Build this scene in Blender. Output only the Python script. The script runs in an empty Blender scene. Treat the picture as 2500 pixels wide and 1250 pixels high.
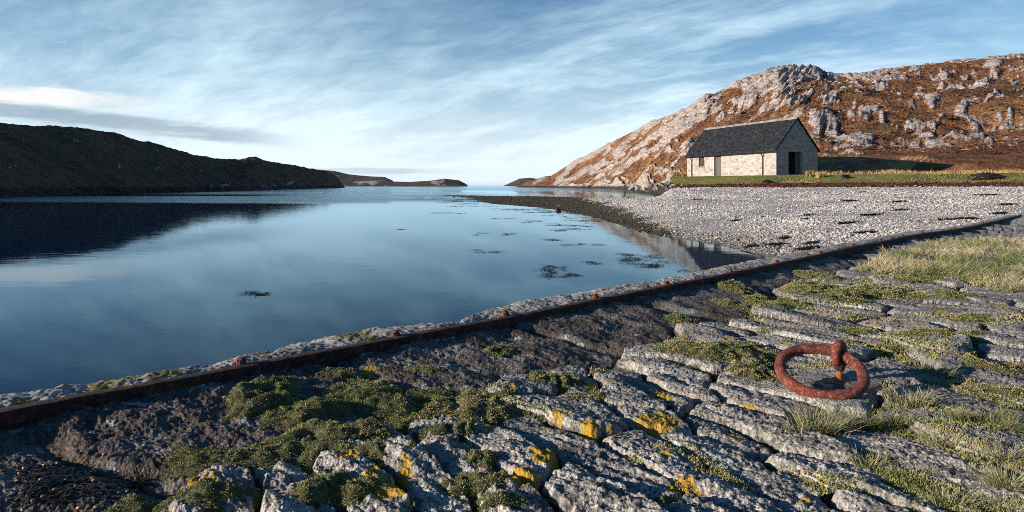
import bpy, bmesh, math, random
import numpy as np
from mathutils import Vector, Matrix

R = math.radians
rng = np.random.default_rng(7)
random.seed(7)
scn = bpy.context.scene
COL = scn.collection

# ------------------------------------------------------------------ camera, sky, sun
F = 1667.0            # focal length in photo pixels (photo 2500 wide)
HZ = 453.0            # horizon row
cam_d = bpy.data.cameras.new("camera")
cam_d.sensor_width = 36.0
cam_d.lens = 36.0 * F / 2500.0
cam_d.shift_y = -(625.0 - HZ) / 2500.0
cam_d.clip_start = 0.05
cam_d.clip_end = 60000.0
cam = bpy.data.objects.new("camera", cam_d)
cam.rotation_euler = (R(90), 0, 0)
COL.objects.link(cam)
scn.camera = cam

SUN_AZ, SUN_EL = 254.0, 13.0        # clockwise from the view axis (+Y)
sdir = Vector((math.sin(R(SUN_AZ)) * math.cos(R(SUN_EL)), math.cos(R(SUN_AZ)) * math.cos(R(SUN_EL)), math.sin(R(SUN_EL))))
sun_d = bpy.data.lights.new("sun", 'SUN')
sun_d.energy = 5.0
sun_d.angle = R(0.5)
sun_d.color = (1.0, 0.885, 0.75)
sun = bpy.data.objects.new("sun", sun_d)
sun.rotation_euler = sdir.to_track_quat('Z', 'Y').to_euler()
sun.location = (-50, -20, 60)
COL.objects.link(sun)

scn.view_settings.view_transform = 'Standard'
scn.view_settings.look = 'None'
scn.view_settings.exposure = 0.70
scn.view_settings.gamma = 1.0
scn.cycles.use_denoising = False
scn.cycles.denoiser = 'OPENIMAGEDENOISE'
scn.cycles.denoising_input_passes = 'RGB_ALBEDO_NORMAL'
scn.cycles.filter_width = 0.95
scn.cycles.sample_clamp_indirect = 3.0
scn.cycles.sample_clamp_direct = 3.0
scn.cycles.max_bounces = 6
scn.cycles.diffuse_bounces = 2
scn.cycles.glossy_bounces = 3
scn.cycles.transmission_bounces = 2


# ------------------------------------------------------------------ node helpers
class NT:
    """A thin wrapper that makes node expressions short."""
    def __init__(s, nt):
        s.nt = nt

    def node(s, typ, ins=None, **props):
        n = s.nt.nodes.new(typ)
        for k, v in props.items():
            setattr(n, k, v)
        for k, v in (ins or {}).items():
            s.put(n.inputs[k], v)
        return n

    def put(s, sock, v):
        if isinstance(v, E):
            s.nt.links.new(v.k, sock)
        elif isinstance(v, bpy.types.NodeSocket):
            s.nt.links.new(v, sock)
        else:
            if sock.type == 'RGBA' and len(v) == 3:
                v = (*v, 1.0)
            sock.default_value = v

    def math(s, op, a, b=0.0, c=None):
        n = s.nt.nodes.new('ShaderNodeMath')
        n.operation = op
        s.put(n.inputs[0], a)
        s.put(n.inputs[1], b)
        if c is not None:
            s.put(n.inputs[2], c)
        return E(s, n.outputs[0])

    def step(s, x, a, b):
        n = s.nt.nodes.new('ShaderNodeMapRange')
        n.interpolation_type = 'SMOOTHSTEP'
        s.put(n.inputs[0], x)
        n.inputs[1].default_value = a
        n.inputs[2].default_value = b
        return E(s, n.outputs[0])

    def noise(s, vec, scale, detail=5.0, rough=0.55, dist=0.0, col=False):
        n = s.node('ShaderNodeTexNoise', {'Vector': vec, 'Scale': scale, 'Detail': detail, 'Roughness': rough, 'Distortion': dist})
        return E(s, n.outputs['Color' if col else 'Fac'])

    def voro(s, vec, scale, out='Distance', feature='F1', rnd=1.0):
        n = s.node('ShaderNodeTexVoronoi', feature=feature)
        s.put(n.inputs['Vector'], vec)
        n.inputs['Scale'].default_value = scale
        n.inputs['Randomness'].default_value = rnd
        return E(s, n.outputs[out])

    def mapping(s, vec, scale=(1, 1, 1), rot=(0, 0, 0), loc=(0, 0, 0)):
        if any(rot):                     # turn first, then stretch
            n = s.node('ShaderNodeMapping')
            s.put(n.inputs[0], vec)
            n.inputs['Rotation'].default_value = rot
            vec = n.outputs[0]
        n = s.node('ShaderNodeMapping')
        s.put(n.inputs[0], vec)
        n.inputs['Location'].default_value = loc
        n.inputs['Scale'].default_value = scale
        return E(s, n.outputs[0])

    def mix(s, f, a, b):
        n = s.nt.nodes.new('ShaderNodeMix')
        n.data_type = 'RGBA'
        s.put(n.inputs[0], f)
        s.put(n.inputs[6], a)
        s.put(n.inputs[7], b)
        return E(s, n.outputs[2])

    def ramp(s, f, stops):
        n = s.nt.nodes.new('ShaderNodeValToRGB')
        cr = n.color_ramp
        while len(cr.elements) > 1:
            cr.elements.remove(cr.elements[-1])
        for i, (p, c) in enumerate(stops):
            e = cr.elements[0] if i == 0 else cr.elements.new(p)
            e.position = p
            e.color = (*c, 1.0) if len(c) == 3 else c
        s.put(n.inputs[0], f)
        return E(s, n.outputs[0])

    def attr(s, name):
        n = s.node('ShaderNodeAttribute', attribute_name=name)
        return E(s, n.outputs['Fac'])

    def sep(s, vec):
        n = s.node('ShaderNodeSeparateXYZ')
        s.put(n.inputs[0], vec)
        return [E(s, o) for o in n.outputs]

    def comb(s, x, y, z):
        n = s.node('ShaderNodeCombineXYZ')
        for i, v in enumerate((x, y, z)):
            s.put(n.inputs[i], v)
        return E(s, n.outputs[0])

    def bump(s, h, strength=0.5, dist=0.01, normal=None):
        n = s.node('ShaderNodeBump', {'Height': h, 'Strength': strength, 'Distance': dist})
        if normal is not None:
            s.put(n.inputs['Normal'], normal)
        return E(s, n.outputs[0])


class E:
    def __init__(s, t, k):
        s.t, s.k = t, k
    def __add__(s, o): return s.t.math('ADD', s, o)
    def __radd__(s, o): return s.t.math('ADD', o, s)
    def __sub__(s, o): return s.t.math('SUBTRACT', s, o)
    def __rsub__(s, o): return s.t.math('SUBTRACT', o, s)
    def __mul__(s, o): return s.t.math('MULTIPLY', s, o)
    def __rmul__(s, o): return s.t.math('MULTIPLY', o, s)
    def __truediv__(s, o): return s.t.math('DIVIDE', s, o)
    def clamp(s): return s.t.math('MINIMUM', s.t.math('MAXIMUM', s, 0.0), 1.0)


def material(name):
    m = bpy.data.materials.new(name)
    m.use_nodes = True
    nt = m.node_tree
    nt.nodes.clear()
    t = NT(nt)
    out = t.node('ShaderNodeOutputMaterial')
    bs = t.node('ShaderNodeBsdfPrincipled')
    nt.links.new(bs.outputs[0], out.inputs[0])
    pos = E(t, t.node('ShaderNodeNewGeometry').outputs['Position'])
    return m, t, bs, pos


def setp(t, bs, **kw):
    names = {'base': 'Base Color', 'rough': 'Roughness', 'metal': 'Metallic', 'normal': 'Normal', 'spec': 'Specular IOR Level', 'ior': 'IOR',
             'tw': 'Transmission Weight'}
    for k, v in kw.items():
        t.put(bs.inputs[names[k]], v)


# ------------------------------------------------------------------ world
w = bpy.data.worlds.new("World")
scn.world = w
w.use_nodes = True
w.node_tree.nodes.clear()
t = NT(w.node_tree)
wout = t.node('ShaderNodeOutputWorld')
sky = t.node('ShaderNodeTexSky', sky_type='NISHITA')
sky.sun_disc = False
sky.sun_elevation = R(SUN_EL)
sky.sun_rotation = R(SUN_AZ)
sky.air_density = 1.0
sky.dust_density = 0.4
sky.ozone_density = 3.0
tint = t.node('ShaderNodeMix', data_type='RGBA', blend_type='MULTIPLY')
tint.inputs[0].default_value = 1.0
t.put(tint.inputs[6], sky.outputs[0])
tint.inputs[7].default_value = (0.50, 1.0, 1.36, 1)
bg = t.node('ShaderNodeBackground', {'Color': tint.outputs[2], 'Strength': 0.052})
dirv = E(t, t.node('ShaderNodeTexCoord').outputs['Generated'])
dx, dy, dz = t.sep(dirv)
zz = t.math('MAXIMUM', dz, 0.0)
az = t.math('ARCTAN2', dx, dy)
# thin high cloud: streaks drawn out along one wind direction on a layer overhead
pl = t.comb(dx / (zz + 0.34), dy / (zz + 0.34), 0.0)
warp = t.noise(pl, 1.1, 4, 0.55)
wx, wy, _w = t.sep(t.noise(t.mapping(pl, loc=(4, 2, 0)), 1.6, 4, 0.55, col=True))
plw = t.comb(dx / (zz + 0.34) + (wx - 0.5) * 0.22, dy / (zz + 0.34) + (wy - 0.5) * 0.22, 0.0)
c_big = t.noise(t.mapping(plw, scale=(0.9, 1.9, 1), rot=(0, 0, R(33)), loc=(0.3, 0.2, 0)), 1.15, 6, 0.58)
c_fine = t.noise(t.mapping(plw, scale=(0.9, 4.6, 1), rot=(0, 0, R(36))), 2.4, 9, 0.68)
c_rip = t.noise(t.mapping(plw, scale=(2.0, 5.0, 1), rot=(0, 0, R(4))), 3.2, 8, 0.66)
ptc = t.step(t.noise(t.mapping(plw, loc=(2.2, 5.1, 0)), 0.9, 3, 0.5), 0.36, 0.66) * (0.35 + 0.65 * t.step(az, -0.35, 0.15))
cirrus = t.step(c_big * 0.86 + (c_fine - 0.5) * (0.10 + ptc * 0.66) + (c_rip - 0.5) * 0.24, 0.27, 0.76)
haze_f = 1.0 - t.step(zz, 0.0, 0.21)
blue_r = t.step(az, 0.02, 0.5) * (1.0 - t.step(zz, 0.05, 0.20)) * 0.0
up_f = 1.0 - t.step(zz, 0.20, 0.34)
ahead = t.step(dy, -0.35, 0.25)           # cloud kept ahead only; cut behind, as overhead, to lower the ambient light
f1 = ((cirrus * 0.80 + haze_f * 0.72 + 0.19) * up_f * ahead).clamp()
cloud_col = t.mix(t.step(zz, 0.02, 0.20), (0.79, 0.89, 0.96), (0.68, 0.90, 0.99))
bgc = t.node('ShaderNodeBackground', {'Color': cloud_col, 'Strength': 0.76})
mixa = t.node('ShaderNodeMixShader', {0: f1 * 0.88})
w.node_tree.links.new(bg.outputs[0], mixa.inputs[1])
w.node_tree.links.new(bgc.outputs[0], mixa.inputs[2])
# low bank of cumulus over the left hill: a white crown above a grey flat base
lb = t.mapping(t.comb(az, zz, 0.0), scale=(11, 46, 1), loc=(3.1, 1.3, 0))
ln = t.noise(lb, 1.3, 7, 0.6, 0.4)
lm = t.mapping(t.comb(az, zz, 0.0), scale=(16, 150, 1))
ln2 = t.noise(lm, 0.5, 6, 0.6, 0.6)
def bell(x, c, wd):
    d = (x - c) / wd
    return t.math('EXPONENT', d * d * -1.0)
leftw = 1.0 - t.step(az, -0.60, -0.36)
white_m = (t.step(bell(zz, 0.104, 0.016) * 0.60 + ln * 1.5 - 0.82, 0.08, 0.52) * (1.0 - t.step(az, -0.60, -0.44))).clamp()
bgw = t.node('ShaderNodeBackground', {'Color': (0.95, 0.94, 0.93, 1), 'Strength': 0.66})
mixb = t.node('ShaderNodeMixShader', {0: white_m * 0.95})
w.node_tree.links.new(mixa.outputs[0], mixb.inputs[1])
w.node_tree.links.new(bgw.outputs[0], mixb.inputs[2])
ctr = 0.089 - (az + 0.64) * 0.085
grey_m = (t.step(bell(zz, ctr, 0.013) * 0.8 + ln2 * 1.2 - 0.70, 0.14, 0.66) * (1.0 - t.step(az, -0.42, -0.27))).clamp()
low_m = t.step(bell(zz, 0.021, 0.006) * 0.9 + ln2 * 0.7 - 0.5, 0.2, 0.6) * bell(az, -0.20, 0.10)
bgg = t.node('ShaderNodeBackground', {'Color': (0.34, 0.48, 0.62, 1), 'Strength': 0.42})
mixc = t.node('ShaderNodeMixShader', {0: t.math('MAXIMUM', grey_m * 0.62, low_m * 0.35)})
w.node_tree.links.new(mixb.outputs[0], mixc.inputs[1])
w.node_tree.links.new(bgg.outputs[0], mixc.inputs[2])
w.node_tree.links.new(mixc.outputs[0], wout.inputs[0])
w.cycles.sampling_method = 'MANUAL'
w.cycles.sample_map_resolution = 1024


# ------------------------------------------------------------------ numeric helpers
def perlin(x, y, seed=0):
    r = np.random.default_rng(1000 + seed)
    p = r.permutation(256)
    p = np.concatenate([p, p])
    ang = r.random(256) * 2 * np.pi
    gx, gy = np.cos(ang), np.sin(ang)
    xi = np.floor(x).astype(np.int64); yi = np.floor(y).astype(np.int64)
    xf = x - xi; yf = y - yi
    xi &= 255; yi &= 255
    u = xf * xf * xf * (xf * (xf * 6 - 15) + 10)
    v = yf * yf * yf * (yf * (yf * 6 - 15) + 10)
    def g(ix, iy, fx, fy):
        h = p[p[ix & 255] + (iy & 255)]
        return gx[h] * fx + gy[h] * fy
    a = g(xi, yi, xf, yf); b = g(xi + 1, yi, xf - 1, yf)
    c = g(xi, yi + 1, xf, yf - 1); d = g(xi + 1, yi + 1, xf - 1, yf - 1)
    return ((a + (b - a) * u) + ((c + (d - c) * u) - (a + (b - a) * u)) * v) * 1.5


def fbm(x, y, octv=5, seed=0, gain=0.5, lac=2.03):
    s = np.zeros_like(x, dtype=float); a = 1.0; f = 1.0; tot = 0
    for i in range(octv):
        s += a * perlin(x * f + 17.3 * i, y * f - 9.1 * i, seed + i)
        tot += a; a *= gain; f *= lac
    return s / tot


def ridged(x, y, octv=5, seed=0, gain=0.55, lac=2.05):
    s = np.zeros_like(x, dtype=float); a = 1.0; f = 1.0; tot = 0
    for i in range(octv):
        s += a * (1 - 2 * np.abs(perlin(x * f + 7.7 * i, y * f + 3.1 * i, seed + i)))
        tot += a; a *= gain; f *= lac
    return s / tot


def sm(x, a, b):
    q = np.clip((x - a) / (b - a), 0, 1)
    return q * q * (3 - 2 * q)


def link(o, parent=None, loc=None):
    COL.objects.link(o)
    if parent is not None:
        o.parent = parent
        o.matrix_parent_inverse = (Matrix.Translation(parent.location) @ parent.rotation_euler.to_matrix().to_4x4()).inverted()
    return o


def mk(name, V, Fc, mat, parent=None, smooth=True, attrs=None, origin=None):
    """one mesh object from vertex and face arrays (faces all of one size), world coordinates"""
    V = np.asarray(V, dtype=np.float32)
    if origin is not None:
        V = V - np.asarray(origin, dtype=np.float32)
    Fc = np.asarray(Fc, dtype=np.int32)
    me = bpy.data.meshes.new(name)
    n, k = Fc.shape
    me.vertices.add(len(V)); me.vertices.foreach_set('co', V.ravel())
    me.loops.add(n * k); me.loops.foreach_set('vertex_index', Fc.ravel())
    me.polygons.add(n)
    me.polygons.foreach_set('loop_start', np.arange(0, n * k, k, dtype=np.int32))
    me.polygons.foreach_set('loop_total', np.full(n, k, dtype=np.int32))
    me.update(calc_edges=True)
    me.polygons.foreach_set('use_smooth', np.full(n, smooth, dtype=bool))
    for a, val in (attrs or {}).items():
        at = me.attributes.new(a, 'FLOAT', 'POINT')
        at.data.foreach_set('value', np.asarray(val, dtype=np.float32).ravel())
    me.materials.append(mat)
    o = bpy.data.objects.new(name, me)
    if origin is not None:
        o.location = origin
    link(o, parent)
    return o


def grid_faces(nr, nc, mask=None):
    i = np.arange(nr * nc).reshape(nr, nc)
    q = np.stack([i[:-1, :-1], i[:-1, 1:], i[1:, 1:], i[1:, :-1]], -1)
    if mask is not None:
        return q[mask]
    return q.reshape(-1, 4)


def compact(V, Fc, attrs):
    used, inv = np.unique(Fc.ravel(), return_inverse=True)
    return V[used], inv.reshape(Fc.shape), {k: v[used] for k, v in attrs.items()}


def tag(o, label=None, cat=None, group=None, kind=None):
    if label: o['label'] = label
    if cat: o['category'] = cat
    if group: o['group'] = group
    if kind: o['kind'] = kind
    return o


def empty(name, loc, rz=0.0):
    o = bpy.data.objects.new(name, None)
    o.location = loc
    o.rotation_euler = (0, 0, rz)
    o.empty_display_size = 0.2
    COL.objects.link(o)
    return o


def bm_obj(name, bm, mat, parent=None, smooth=False, local=True):
    me = bpy.data.meshes.new(name)
    bmesh.ops.recalc_face_normals(bm, faces=bm.faces)
    bm.to_mesh(me); bm.free()
    me.polygons.foreach_set('use_smooth', np.full(len(me.polygons), smooth, dtype=bool))
    me.materials.append(mat)
    o = bpy.data.objects.new(name, me)
    COL.objects.link(o)
    if parent is not None:
        o.parent = parent
    return o


def add_box(bm, x0, x1, y0, y1, z0, z1):
    vs = [bm.verts.new(p) for p in ((x0, y0, z0), (x1, y0, z0), (x1, y1, z0), (x0, y1, z0), (x0, y0, z1), (x1, y0, z1), (x1, y1, z1), (x0, y1, z1))]
    for f in ((0, 3, 2, 1), (4, 5, 6, 7), (0, 1, 5, 4), (1, 2, 6, 5), (2, 3, 7, 6), (3, 0, 4, 7)):
        bm.faces.new([vs[i] for i in f])
    return vs


def add_tube(bm, pts, rad, seg=10):
    rings = []
    pts = [Vector(p) for p in pts]
    for i, p in enumerate(pts):
        d = (pts[min(i + 1, len(pts) - 1)] - pts[max(i - 1, 0)]).normalized()
        a = d.orthogonal().normalized() if i == 0 else (pa - d * pa.dot(d)).normalized()
        pa = a
        b = d.cross(a)
        rr = rad[i] if hasattr(rad, '__len__') else rad
        rings.append([bm.verts.new(p + (a * math.cos(2 * math.pi * k / seg) + b * math.sin(2 * math.pi * k / seg)) * rr) for k in range(seg)])
    for r0, r1 in zip(rings, rings[1:]):
        for k in range(seg):
            bm.faces.new((r0[k], r0[(k + 1) % seg], r1[(k + 1) % seg], r1[k]))
    bm.faces.new(rings[0][::-1]); bm.faces.new(rings[-1])


def gp(px, py, z):
    """photo pixel -> point on the level z"""
    d = -z * F / (py - HZ)
    return ((px - 1250) / F * d, d, z)


def blades(base, h, lean_dir, lean, width, tone, droop=0.5):
    """curved tapering grass blades; arrays per blade"""
    n = len(base)
    lv = np.array([0, 0.38, 0.72, 1.0])
    wv = np.array([1.0, 0.85, 0.55, 0.10])
    dx_, dy_ = np.cos(lean_dir), np.sin(lean_dir)
    side = rng.random(n) * 2 * np.pi
    sx, sy = np.cos(side), np.sin(side)
    V = np.zeros((n, 4, 2, 3))
    for i in range(4):
        L = lv[i]
        off = lean * h * L ** 1.7
        up = h * (L - droop * 0.45 * lean * L ** 2.2)
        for j, sg in enumerate((-1, 1)):
            V[:, i, j, 0] = base[:, 0] + dx_ * off + sg * sx * width * wv[i] * 0.5
            V[:, i, j, 1] = base[:, 1] + dy_ * off + sg * sy * width * wv[i] * 0.5
            V[:, i, j, 2] = base[:, 2] + up
    b = (np.arange(n) * 8)[:, None, None]
    q = np.array([[0, 1, 3, 2], [2, 3, 5, 4], [4, 5, 7, 6]])[None]
    Fc = (b + q).reshape(-1, 4)
    return V.reshape(-1, 3), Fc, np.repeat(tone, 8), np.tile(np.repeat(lv, 2), n)


# ------------------------------------------------------------------ materials
WATER_Z = -1.72

def mat_water():
    m, t, bs, pos = material('loch water')
    x, y, z = t.sep(pos)
    base = t.mix(t.step(t.noise(pos, 0.05, 3), 0.35, 0.7), (0.0004, 0.005, 0.026), (0.0004, 0.007, 0.034))
    s1 = t.mapping(pos, scale=(0.30, 0.75, 1.0), rot=(0, 0, R(12)))
    swell = t.noise(s1, 0.9, 3, 0.5, 0.6)
    s2 = t.mapping(pos, scale=(0.8, 2.2, 1), rot=(0, 0, R(-14)))
    rip = t.noise(s2, 1.8, 4, 0.55, 0.5)
    # calm in the bay, a breeze line further out towards the left shore
    far = t.step(y, 62.0, 86.0) * (1.0 - t.step(x + y * 0.18, 4.0, 34.0))
    far2 = t.step(y, 170.0, 260.0) * 0.75
    patch = t.step(t.noise(t.mapping(pos, scale=(0.008, 0.05, 1)), 1.0, 3, 0.5), 0.36, 0.56)
    wind = t.math('MAXIMUM', far * patch, far2 * (patch * 0.6 + 0.4))
    mid = t.step(y, 12.0, 40.0) * 0.0010
    h = swell * 0.0022 + rip * (0.0007 + mid) + t.noise(s2, 3.0, 4, 0.6) * wind * 0.05
    nrm = t.bump(h, 1.0, 1.0)
    setp(t, bs, base=base, rough=0.6, spec=0.0, normal=nrm)
    gl = t.node('ShaderNodeBsdfGlossy', {'Color': (0.65, 0.87, 1.0, 1), 'Roughness': 0.01 + wind * 0.10, 'Normal': nrm})
    fr = t.node('ShaderNodeFresnel', {'IOR': 1.16, 'Normal': nrm})
    mx = t.node('ShaderNodeMixShader', {0: fr.outputs[0]})
    t.nt.links.new(bs.outputs[0], mx.inputs[1]); t.nt.links.new(gl.outputs[0], mx.inputs[2])
    t.nt.links.new(mx.outputs[0], [n for n in t.nt.nodes if n.type == 'OUTPUT_MATERIAL'][0].inputs[0])
    return m


def rock_nodes(t, pos, dark, light, scale=1.0, aniso=None):
    v = pos if aniso is None else t.mapping(pos, scale=aniso[0], rot=aniso[1])
    a = t.noise(v, 3.0 * scale, 6, 0.6)
    b = t.noise(v, 22.0 * scale, 6, 0.65)
    c = t.noise(pos, 90.0 * scale, 4, 0.6)
    f = t.step(a * 0.34 + b * 0.42 + c * 0.34, 0.42, 0.68)
    return t.mix(f, dark, light), a, b, c


def mat_stone():
    m, t, bs, pos = material('weathered granite paving')
    rnd = t.attr('rnd'); lich = t.attr('lichen'); hh = t.attr('depth'); rust = t.attr('rust')
    an = ((1.0, 2.6, 1.0), (0, 0, R(44.4)))
    col, a, b, c = rock_nodes(t, pos, (0.075, 0.071, 0.065), (0.58, 0.54, 0.48), 1.0, an)
    col = t.mix(t.step(rnd, 0.55, 1.0) * 0.45, col, (0.30, 0.245, 0.215))
    col = t.mix(t.step(rnd, 0.35, 0.0) * 0.40, col, (0.085, 0.085, 0.092))
    seam = t.step(t.noise(t.mapping(pos, scale=(1.2, 9.0, 3.0), rot=(0, 0, R(44.4))), 3.0, 6, 0.7), 0.56, 0.66)
    col = t.mix(seam * 0.5, col, (0.060, 0.052, 0.046))
    # pale crust lichen rosettes and black lichen specks
    pale = t.step(t.noise(pos, 7.0, 6, 0.7), 0.55, 0.68) * t.step(c, 0.42, 0.58)
    col = t.mix(pale * 0.75, col, (0.64, 0.635, 0.60))
    blk = t.step(t.noise(pos, 34.0, 5, 0.7), 0.53, 0.63)
    col = t.mix(blk * 0.80, col, (0.030, 0.028, 0.027))
    blk2 = t.step(t.noise(pos, 5.0, 5, 0.65), 0.54, 0.72) * t.step(b, 0.40, 0.62)
    col = t.mix(blk2 * 0.50, col, (0.055, 0.050, 0.048))
    # rust wash near the rail and on the concrete apron
    rn = rust * t.step(t.noise(pos, 4.0, 6, 0.65), 0.22, 0.56)
    col = t.mix(rn * 0.92, col, t.mix(t.step(b, 0.35, 0.65), (0.014, 0.011, 0.010), (0.115, 0.078, 0.060)))
    grit = t.step(t.noise(pos, 55.0, 4, 0.7), 0.60, 0.70) * rust
    col = t.mix(grit * 0.6, col, (0.34, 0.28, 0.245))
    white = t.step(t.noise(pos, 9.0, 3, 0.5), 0.655, 0.70) * rust
    col = t.mix(white * 0.8, col, (0.42, 0.47, 0.46))
    # soil in the joints
    col = t.mix((1.0 - t.step(hh + (b - 0.5) * 0.3, 0.18, 0.55)) * 0.9, col, (0.040, 0.031, 0.022))
    # yellow xanthoria
    ros = t.voro(t.comb(*[p_ + (n_ - 0.5) * 0.05 for p_, n_ in zip(t.sep(pos), t.sep(t.noise(pos, 20.0, 4, 0.6, col=True)))]), 26.0)
    lf = t.step(lich + (t.noise(pos, 14.0, 7, 0.78) - 0.5) * 2.0 + (0.36 - ros) * 0.6, 0.33, 0.46)
    ycol = t.mix(t.noise(pos, 60.0, 3), (0.22, 0.12, 0.012), (0.62, 0.37, 0.028))
    col = t.mix(lf * 0.92, col, ycol)
    h = b * 0.5 + c * 0.45 + t.voro(pos, 70.0) * 0.35
    setp(t, bs, base=col, rough=0.92, spec=0.25, normal=t.bump(h, 1.0, 0.022))
    return m


def mat_coping():
    m, t, bs, pos = material('lichened coping concrete')
    col, a, b, c = rock_nodes(t, pos, (0.10, 0.092, 0.082), (0.54, 0.50, 0.44), 1.2)
    pale = t.step(t.noise(pos, 12.0, 6, 0.7), 0.52, 0.62)
    col = t.mix(pale * 0.6, col, (0.50, 0.49, 0.46))
    blk = t.step(t.noise(pos, 40.0, 5, 0.7), 0.54, 0.64)
    col = t.mix(blk * 0.8, col, (0.035, 0.030, 0.026))
    lich = t.attr('lichen')
    lf = t.step(lich * 1.0 + (t.noise(pos, 15.0, 6, 0.72) - 0.5) * 1.5, 0.5, 0.66)
    col = t.mix(lf * 0.85, col, t.mix(b, (0.14, 0.10, 0.018), (0.36, 0.26, 0.05)))
    setp(t, bs, base=col, rough=0.95, spec=0.2, normal=t.bump(b * 0.5 + c * 0.5, 0.8, 0.014))
    return m


def mat_rust(name, dark=(0.030, 0.010, 0.007), mid=(0.115, 0.030, 0.014), hi=(0.26, 0.085, 0.035), sc=1.0, flake=0.0):
    m, t, bs, pos = material(name)
    a = t.noise(pos, 14.0 * sc, 6, 0.7)
    b = t.noise(pos, 60.0 * sc, 6, 0.75)
    col = t.ramp(a * 0.5 + b * 0.5, [(0.40, dark), (0.50, mid), (0.60, hi)])
    if flake > 0:
        fl = t.step(t.noise(pos, 45.0 * sc, 4, 0.6), 0.575, 0.62)
        col = t.mix(fl * flake, col, (0.38, 0.18, 0.10))
        pit = t.step(t.noise(t.mapping(pos, scale=(1, 1, 0.6)), 85.0 * sc, 3, 0.6), 0.53, 0.60)
        col = t.mix(pit * 0.75, col, (0.060, 0.014, 0.012))
    setp(t, bs, base=col, rough=0.62 if flake else 0.85, spec=0.4, normal=t.bump(a * 0.5 + b * 0.9, 1.0, 0.014))
    return m


def mat_blade(name, stops, tipcol=None):
    m, t, bs, pos = material(name)
    col = t.ramp(t.attr('tone'), stops)
    if tipcol:
        col = t.mix(t.step(t.attr('along'), 0.45, 1.0) * 0.6, col, tipcol)
    setp(t, bs, base=col, rough=0.75, spec=0.2)
    return m


M = {}
M['water'] = mat_water()
M['stone'] = mat_stone()
M['coping'] = mat_coping()
M['rail'] = mat_rust('rusted rail', (0.007, 0.004, 0.004), (0.042, 0.014, 0.010), (0.17, 0.055, 0.030), 1.0)
M['bolt'] = mat_rust('rusted bolt', (0.045, 0.014, 0.010), (0.13, 0.040, 0.022), (0.26, 0.10, 0.055), 1.6)
M['ring'] = mat_rust('rusted ring with worn paint', (0.052, 0.012, 0.009), (0.185, 0.040, 0.022), (0.32, 0.090, 0.042), 1.0, 0.7)
M['shank'] = mat_rust('orange rusted shank', (0.16, 0.05, 0.018), (0.34, 0.12, 0.040), (0.46, 0.19, 0.07), 1.4)
M['moss'] = mat_blade('moss leaves', [(0.0, (0.150, 0.175, 0.050)), (0.35, (0.285, 0.285, 0.100)), (0.60, (0.350, 0.310, 0.130)), (0.80, (0.31, 0.21, 0.11)), (1.0, (0.36, 0.30, 0.19))])
M['tuft'] = mat_blade('grass blades', [(0.0, (0.060, 0.105, 0.022)), (0.4, (0.120, 0.150, 0.045)), (0.6, (0.27, 0.235, 0.115)), (1.0, (0.44, 0.37, 0.21))], (0.40, 0.34, 0.20))
M['lawn'] = mat_blade('short grass blades', [(0.0, (0.080, 0.100, 0.026)), (0.55, (0.20, 0.182, 0.066)), (1.0, (0.36, 0.28, 0.13))])
M['dry'] = mat_blade('dry moor grass', [(0.0, (0.14, 0.085, 0.030)), (0.5, (0.34, 0.215, 0.085)), (1.0, (0.52, 0.37, 0.17))])


def mat_simple(name, a, b, scale=8.0, rough=0.8, bump=0.4, dist=0.02, spec=0.3, tone=None):
    m, t, bs, pos = material(name)
    f = t.step(t.noise(pos, scale, 6, 0.65), 0.35, 0.65)
    if tone:
        f = t.math('ADD', f * 0.5, t.attr(tone) * 0.5)
    col = t.mix(f, a, b)
    setp(t, bs, base=col, rough=rough, spec=spec, normal=t.bump(t.noise(pos, scale * 4, 5, 0.65), bump, dist))
    return m


M['weed'] = mat_simple('dark wet seaweed', (0.012, 0.009, 0.005), (0.045, 0.030, 0.013), 9.0, 0.45, spec=0.5)
M['floatweed'] = mat_simple('olive floating seaweed', (0.014, 0.012, 0.005), (0.050, 0.038, 0.014), 6.0, 0.6, spec=0.12)
M['drift'] = mat_simple('red brown seaweed wrack', (0.020, 0.008, 0.006), (0.115, 0.034, 0.018), 2.5, 0.7)
M['pod'] = mat_simple('orange seaweed pods', (0.10, 0.030, 0.012), (0.34, 0.15, 0.07), 30.0, 0.35, spec=0.5, bump=0.1)
M['soilbank'] = mat_simple('peat', (0.03, 0.022, 0.016), (0.07, 0.05, 0.035), 5.0, 0.95)
M['dark'] = mat_simple('interior shade floor', (0.010, 0.010, 0.010), (0.016, 0.015, 0.014), 3.0, 0.9)  # near black colour stands in for the shade inside the house


# ------------------------------------------------------------------ water and sea floor
def build_water():
    # rings of quads out to the horizon, fine enough near the viewer
    rad = np.concatenate([[0.0], np.geomspace(1.5, 40000, 60)])
    an = np.linspace(0, 2 * np.pi, 97)
    RR, AA = np.meshgrid(rad, an, indexing='ij')
    V = np.stack([RR * np.sin(AA), RR * np.cos(AA), np.full_like(RR, WATER_Z)], -1).reshape(-1, 3)
    o = mk('water', V, grid_faces(len(rad), len(an)), M['water'])
    tag(o, kind='structure')

build_water()


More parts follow.
